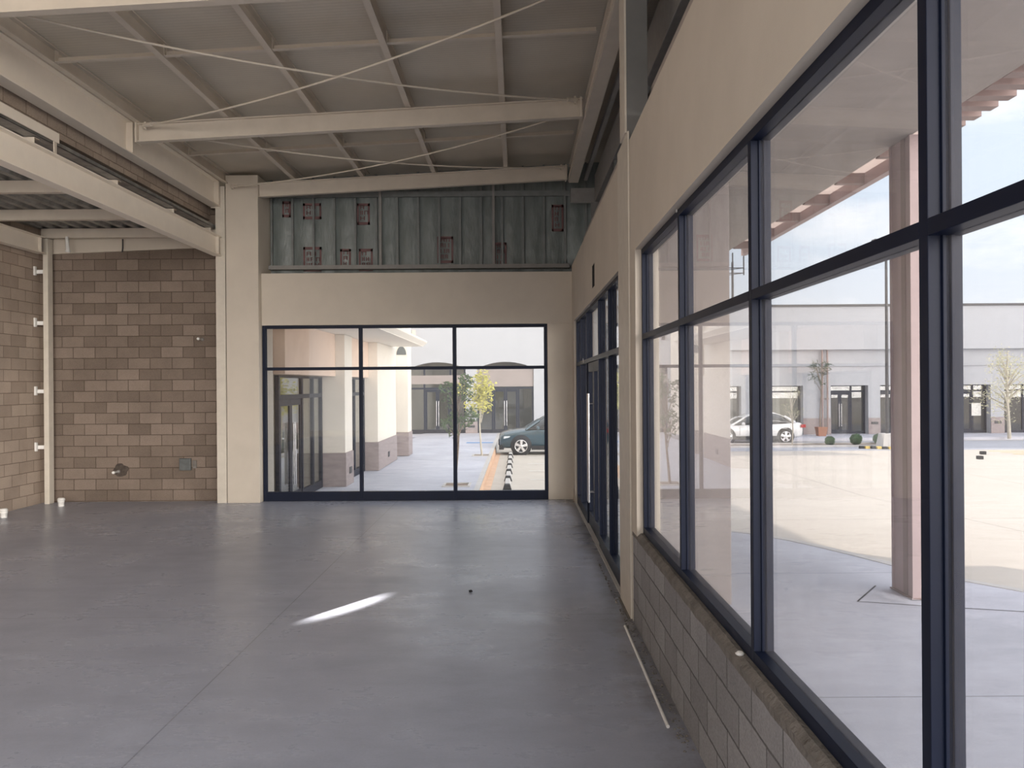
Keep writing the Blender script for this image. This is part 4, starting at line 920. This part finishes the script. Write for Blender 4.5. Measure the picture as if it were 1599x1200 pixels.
# ------------------------------------------------------------------ cars
def car(name, label, loc, paint, stations, house, wheel_x, r_w, W, L, suv):
    """nose at x=0 pointing to -X; stations: (x, sill, belt, top, half width); house: (x, z_top, half width top)"""
    t = thing(name, label, 'car', loc)
    X, Y, Z = loc
    def Tm(secs): return [[(X + p[0], Y + p[1], Z + p[2]) for p in s] for s in secs]
    secs = []
    for x, zs, zb, zt, w in stations:
        h = [(w * 0.86, zs), (w * 0.97, zs + 0.10), (w, zs + (zb - zs) * 0.55), (w * 0.985, zb - 0.06), (w * 0.93, zb), (w * 0.72, zt), (w * 0.3, zt + 0.012)]
        secs.append([(x, -y, z) for y, z in h] + [(x, y, z) for y, z in reversed(h)])
    body = MB().loft(Tm(secs)).build('body', paint, t)
    sd = body.modifiers.new('sub', 'SUBSURF'); sd.levels = 1; sd.render_levels = 1
    # greenhouse
    secs = []
    for x, zt, wt, zb, wb in house: secs.append([(x, -wb, zb), (x, -(wb + wt) / 2 - 0.015, (zb + zt) / 2), (x, -wt, zt), (x, -wt * 0.5, zt + 0.02), (x, wt * 0.5, zt + 0.02), (x, wt, zt), (x, (wb + wt) / 2 + 0.015, (zb + zt) / 2), (x, wb, zb)])
    MB().loft(Tm(secs)).build('window_glass', M['car_glass'], t)
    # roof skin and pillars
    hs = [h for h in house if h[1] - h[3] > 0.30]
    secs = [[(x, -wt - 0.012, zt - 0.03), (x, -wt - 0.004, zt + 0.012), (x, -wt * 0.5, zt + 0.035), (x, wt * 0.5, zt + 0.035), (x, wt + 0.004, zt + 0.012), (x, wt + 0.012, zt - 0.03), (x, wt * 0.5, zt - 0.005), (x, -wt * 0.5, zt - 0.005)] for x, zt, wt, zb, wb in hs]
    MB().loft(Tm(secs)).build('roof_skin', paint, t)
    first, last = hs[0], hs[-1]; f0 = house[0]; l0 = house[-1]
    for s in (-1, 1):
        P = lambda x, y, z: (X + x, Y + s * y, Z + z)
        mb = MB(); mb.tube([P(f0[0] - 0.05, f0[4] * 0.98, f0[3]), P(first[0], first[2] + 0.004, first[1])], [0.05, 0.04], 8)
        mb.tube([P(last[0], last[2] + 0.004, last[1]), P(l0[0] - 0.02, l0[4] * 0.98, l0[3] + 0.03)], [0.06, 0.085], 8)
        mb.build('pillar', paint, t)
        bx = (first[0] + last[0]) / 2 + 0.1
        hb = min(hs, key=lambda h: abs(h[0] - bx)); MB().tube([P(bx + 0.05, hb[4] + 0.004, hb[3]), P(bx, hb[2] + 0.006, hb[1] - 0.02)], 0.035, 8).build('pillar', M['black'], t)
        m = MB(); mx = f0[0] + 0.42; m.lathe([(0.001, -0.10), (0.05, -0.09), (0.085, 0.0), (0.07, 0.10), (0.001, 0.11)], P(mx, W / 2 + 0.09, f0[3] + 0.07), 'y', 12); m.build('mirror', paint, t)
        for dx in (bx - 0.25, bx + 0.75): MB().box(X + dx - 0.10, X + dx + 0.10, Y + s * (W / 2 + 0.002), Y + s * (W / 2 + 0.028), Z + f0[3] - 0.16, Z + f0[3] - 0.13).build('door_handle', M['chrome'] if suv else paint, t)
        mb = MB()
        for dx in (f0[0] + 0.28, bx + 0.02, bx + 1.02): mb.box(X + dx - 0.004, X + dx + 0.004, Y + s * (W / 2 - 0.012), Y + s * (W / 2 + 0.003), Z + 0.42, Z + f0[3] - 0.07)
        mb.build('door_seam', M['black'], t)
        mb = MB(); mb.box(X + wheel_x[0] + r_w + 0.06, X + wheel_x[1] - r_w - 0.06, Y + s * (W / 2 - 0.05), Y + s * (W / 2 + 0.012), Z + 0.20, Z + 0.36); mb.build('sill_trim', M['black'], t)
        # lamps
        st = stations[1]; mb = MB(); zz = Z + st[2] - 0.06
        mb.hexa([(X + 0.03, Y + s * (W / 2 * 0.55), zz - 0.05), (X + 0.22, Y + s * (W / 2 * 0.985), zz - 0.04), (X + 0.42, Y + s * (W / 2 * 1.0), zz + 0.01), (X + 0.2, Y + s * (W / 2 * 0.6), zz), (X + 0.05, Y + s * (W / 2 * 0.55), zz + 0.03), (X + 0.24, Y + s * (W / 2 * 0.975), zz + 0.055), (X + 0.46, Y + s * (W / 2 * 0.985), zz + 0.06), (X + 0.22, Y + s * (W / 2 * 0.6), zz + 0.06)])
        mb.build('headlamp', M['lamp_lens'], t)
        MB().box(X + L - 0.22, X + L - 0.01, Y + s * (W / 2 * 0.62), Y + s * (W / 2 * 0.965), Z + stations[-2][2] - 0.20, Z + stations[-2][2] - 0.06).build('tail_lamp', M['red_lens'], t)
        for wx in wheel_x:
            c = (X + wx, Y + s * (W / 2 - 0.10), Z + r_w)
            MB().lathe([(0.001, 0.105 * s), (r_w + 0.055, 0.105 * s), (r_w + 0.07, 0.09 * s), (r_w + 0.07, -0.12 * s), (0.001, -0.12 * s)], (c[0], c[1], c[2] + 0.025), 'y', 28).build('wheel_arch', M['black'], t)
            wl = MB().lathe([(r_w * 0.70, 0.125 * s), (r_w * 0.93, 0.125 * s), (r_w, 0.10 * s), (r_w, -0.10 * s), (r_w * 0.7, -0.11 * s)], c, 'y', 28).build('wheel', M['black'], t)
            rm = MB(); rm.lathe([(r_w * 0.70, 0.118 * s), (r_w * 0.735, 0.128 * s), (r_w * 0.66, 0.128 * s), (r_w * 0.64, 0.06 * s)], c, 'y', 28)
            rm.lathe([(0.001, 0.125 * s), (r_w * 0.17, 0.125 * s), (r_w * 0.19, 0.10 * s)], c, 'y', 14)
            for k in range(5):
                a = 2 * math.pi * k / 5 + 0.3; ca, sa = math.cos(a), math.sin(a)
                def Q(r_, off, yy): return (c[0] + r_ * ca - off * sa, c[1] + yy * s, c[2] + r_ * sa + off * ca)
                rm.hexa([Q(r_w * 0.12, -0.05, 0.09), Q(r_w * 0.68, -0.085, 0.09), Q(r_w * 0.68, 0.055, 0.09), Q(r_w * 0.12, 0.04, 0.09), Q(r_w * 0.12, -0.04, 0.125), Q(r_w * 0.68, -0.07, 0.12), Q(r_w * 0.68, 0.045, 0.12), Q(r_w * 0.12, 0.03, 0.125)])
            rm.build('wheel_rim', M['chrome'], wl)
    MB().box(X - 0.012, X + 0.03, Y - W * 0.30, Y + W * 0.30, Z + 0.36, Z + 0.60).build('grille', M['black'], t, bevel=0.01)
    MB().box(X + 0.01, X + 0.2, Y - W * 0.40, Y + W * 0.40, Z + 0.20, Z + 0.33).build('bumper_trim', M['black'], t)
    return t
W = 1.80
car('parked_car', 'teal blue crossover parked nose to the curb beyond the far window', (-0.74, 31.4, lot_h(30.6) + 0.004), M['car_blue'],
    [(0.0, 0.34, 0.66, 0.76, W * 0.36), (0.10, 0.24, 0.74, 0.86, W * 0.45), (0.35, 0.22, 0.84, 0.94, W * 0.49), (0.9, 0.22, 0.92, 1.01, W * 0.5), (1.35, 0.22, 0.96, 1.06, W * 0.5), (2.2, 0.22, 0.99, 1.05, W * 0.5), (3.6, 0.22, 1.03, 1.07, W * 0.5), (4.15, 0.26, 1.05, 1.09, W * 0.48), (4.40, 0.36, 0.98, 1.0, W * 0.44)],
    [(1.12, 1.02, 0.70, 0.98, 0.80), (1.6, 1.33, 0.62, 0.99, 0.83), (2.05, 1.60, 0.58, 1.0, 0.84), (2.7, 1.66, 0.58, 1.01, 0.85), (3.5, 1.63, 0.57, 1.03, 0.84), (4.0, 1.48, 0.55, 1.05, 0.80), (4.33, 1.12, 0.62, 1.05, 0.74)],
    (0.88, 3.52), 0.345, W, 4.40, True)
W = 1.78
car('parked_car', 'white sedan standing across the parking lot, half hidden by window frames', (8.85, 37.0, lot_h(36.6) + 0.016), M['car_white'],
    [(0.0, 0.30, 0.56, 0.62, W * 0.36), (0.12, 0.22, 0.64, 0.72, W * 0.45), (0.4, 0.20, 0.72, 0.80, W * 0.49), (1.0, 0.20, 0.80, 0.89, W * 0.5), (1.4, 0.20, 0.84, 0.93, W * 0.5), (2.4, 0.20, 0.88, 0.93, W * 0.5), (3.6, 0.20, 0.92, 0.97, W * 0.5), (4.2, 0.22, 0.94, 1.00, W * 0.48), (4.5, 0.34, 0.88, 0.93, W * 0.43)],
    [(1.15, 0.89, 0.68, 0.86, 0.78), (1.7, 1.18, 0.60, 0.87, 0.81), (2.15, 1.38, 0.56, 0.88, 0.82), (2.7, 1.43, 0.56, 0.89, 0.83), (3.2, 1.39, 0.55, 0.91, 0.82), (3.6, 1.25, 0.55, 0.92, 0.79), (4.05, 0.98, 0.60, 0.93, 0.74)],
    (0.85, 3.55), 0.33, W, 4.50, False)

# ------------------------------------------------------------------ sky, sun, added glint beam
wd = bpy.data.worlds.new('sky'); scene.world = wd; wd.use_nodes = True; nt = wd.node_tree; nt.nodes.clear(); L = nt.links.new
out = nt.nodes.new('ShaderNodeOutputWorld'); bg = N(nt, 'ShaderNodeBackground', Strength=1.0)
tc = N(nt, 'ShaderNodeTexCoord'); sp = N(nt, 'ShaderNodeSeparateXYZ'); L(tc.outputs['Generated'], sp.inputs[0])
cr = N(nt, 'ShaderNodeValToRGB'); e = cr.color_ramp.elements
e[0].position = 0.0; e[0].color = (1.12, 1.13, 1.14, 1); e[1].position = 1.0; e[1].color = (2.5, 2.6, 2.75, 1)
e2 = e.new(0.22); e2.color = (0.98, 1.10, 1.23, 1); e3 = e.new(0.50); e3.color = (1.02, 1.14, 1.28, 1)
L(sp.outputs['Z'], cr.inputs['Fac'])
mp = N(nt, 'ShaderNodeMapping'); mp.inputs['Scale'].default_value = (1.0, 1.0, 3.2); L(tc.outputs['Generated'], mp.inputs[0])
nz = N(nt, 'ShaderNodeTexNoise', Scale=3.4, Detail=8.0, Roughness=0.62); L(mp.outputs[0], nz.inputs['Vector'])
cl = N(nt, 'ShaderNodeMapRange'); cl.inputs['From Min'].default_value = 0.50; cl.inputs['From Max'].default_value = 0.70; L(nz.outputs['Fac'], cl.inputs['Value'])
mx = N(nt, 'ShaderNodeMix', data_type='RGBA'); mx.inputs['B'].default_value = (1.42, 1.41, 1.40, 1); L(cl.outputs[0], mx.inputs['Factor']); L(cr.outputs['Color'], mx.inputs['A'])
bk = N(nt, 'ShaderNodeMapRange'); bk.inputs['From Min'].default_value = 0.15; bk.inputs['From Max'].default_value = -0.6; L(sp.outputs['Y'], bk.inputs['Value'])
m2 = N(nt, 'ShaderNodeMix', data_type='RGBA'); m2.inputs['B'].default_value = (1.25, 1.22, 1.2, 1); L(bk.outputs[0], m2.inputs['Factor']); L(mx.outputs['Result'], m2.inputs['A'])
# added bright band low in the sky, unseen behind right, to light the interior
dt = N(nt, 'ShaderNodeVectorMath', operation='DOT_PRODUCT'); dt.inputs[1].default_value = Vector((0.64, -0.77, 0.06)).normalized(); L(tc.outputs['Generated'], dt.inputs[0])
rt = N(nt, 'ShaderNodeMapRange', interpolation_type='SMOOTHSTEP'); rt.inputs['From Min'].default_value = 0.80; rt.inputs['From Max'].default_value = 0.89; L(dt.outputs['Value'], rt.inputs['Value'])
zz = N(nt, 'ShaderNodeMapRange', interpolation_type='SMOOTHSTEP'); zz.inputs['From Min'].default_value = 0.50; zz.inputs['From Max'].default_value = 0.16; L(sp.outputs['Z'], zz.inputs['Value'])
ml = N(nt, 'ShaderNodeMath', operation='MULTIPLY'); L(rt.outputs[0], ml.inputs[0]); L(zz.outputs[0], ml.inputs[1])
m3 = N(nt, 'ShaderNodeMix', data_type='RGBA'); m3.inputs['B'].default_value = (10.8, 10.0, 9.2, 1); L(ml.outputs[0], m3.inputs['Factor']); L(m2.outputs['Result'], m3.inputs['A'])
L(m3.outputs['Result'], bg.inputs['Color']); L(bg.outputs[0], out.inputs['Surface'])
bg.inputs['Strength'].default_value = 1.0

# floodlight added for the floor streak, its narrow beam imitating a sun glint
sl = bpy.data.lights.new('added_glint_lamp', 'AREA'); sl.shape = 'DISK'; sl.size = 0.24; sl.spread = R(0.25); sl.energy = 2.7; sl.color = (1.0, 0.92, 0.82)
fo = bpy.data.objects.new('added_glint_lamp', sl); COL.objects.link(fo); fo.location = (LPX - 0.35, LPY - 0.3, 8.0)
fo.rotation_euler = (Vector((-1.60, 7.33, 0)) - fo.location).to_track_quat('-Z', 'Y').to_euler()

sun = bpy.data.lights.new('sun', 'SUN'); sun.energy = 3.6; sun.angle = R(0.6); sun.color = (1.0, 0.88, 0.74)
so = bpy.data.objects.new('sun', sun); COL.objects.link(so)
sv = Vector((-0.62, 0.78, 0.65)).normalized()
so.rotation_euler = (-sv).to_track_quat('-Z', 'Y').to_euler()

# ------------------------------------------------------------------ camera
cd = bpy.data.cameras.new('camera'); cam = bpy.data.objects.new('camera', cd); COL.objects.link(cam)
cd.sensor_fit = 'HORIZONTAL'; cd.sensor_width = 36.0; cd.lens = 36.0 * 1220.0 / 1599.0
cd.shift_x = -(807.5 - 799.5) / 1599.0; cd.shift_y = (601.5 - 600.0) / 1599.0
cd.clip_start = 0.05; cd.clip_end = 400
cam.matrix_world = Matrix.Translation((0, 0, 2.075)) @ Matrix.Rotation(R(90), 4, 'X') @ Matrix.Rotation(-0.007, 4, 'Z')
scene.camera = cam
scene.view_settings.view_transform = 'Standard'; scene.view_settings.look = 'None'
scene.view_settings.exposure = 0.52; scene.view_settings.gamma = 1.0; scene.view_settings.use_curve_mapping = False
scene.cycles.transparent_max_bounces = 32; scene.cycles.max_bounces = 14; scene.cycles.diffuse_bounces = 8
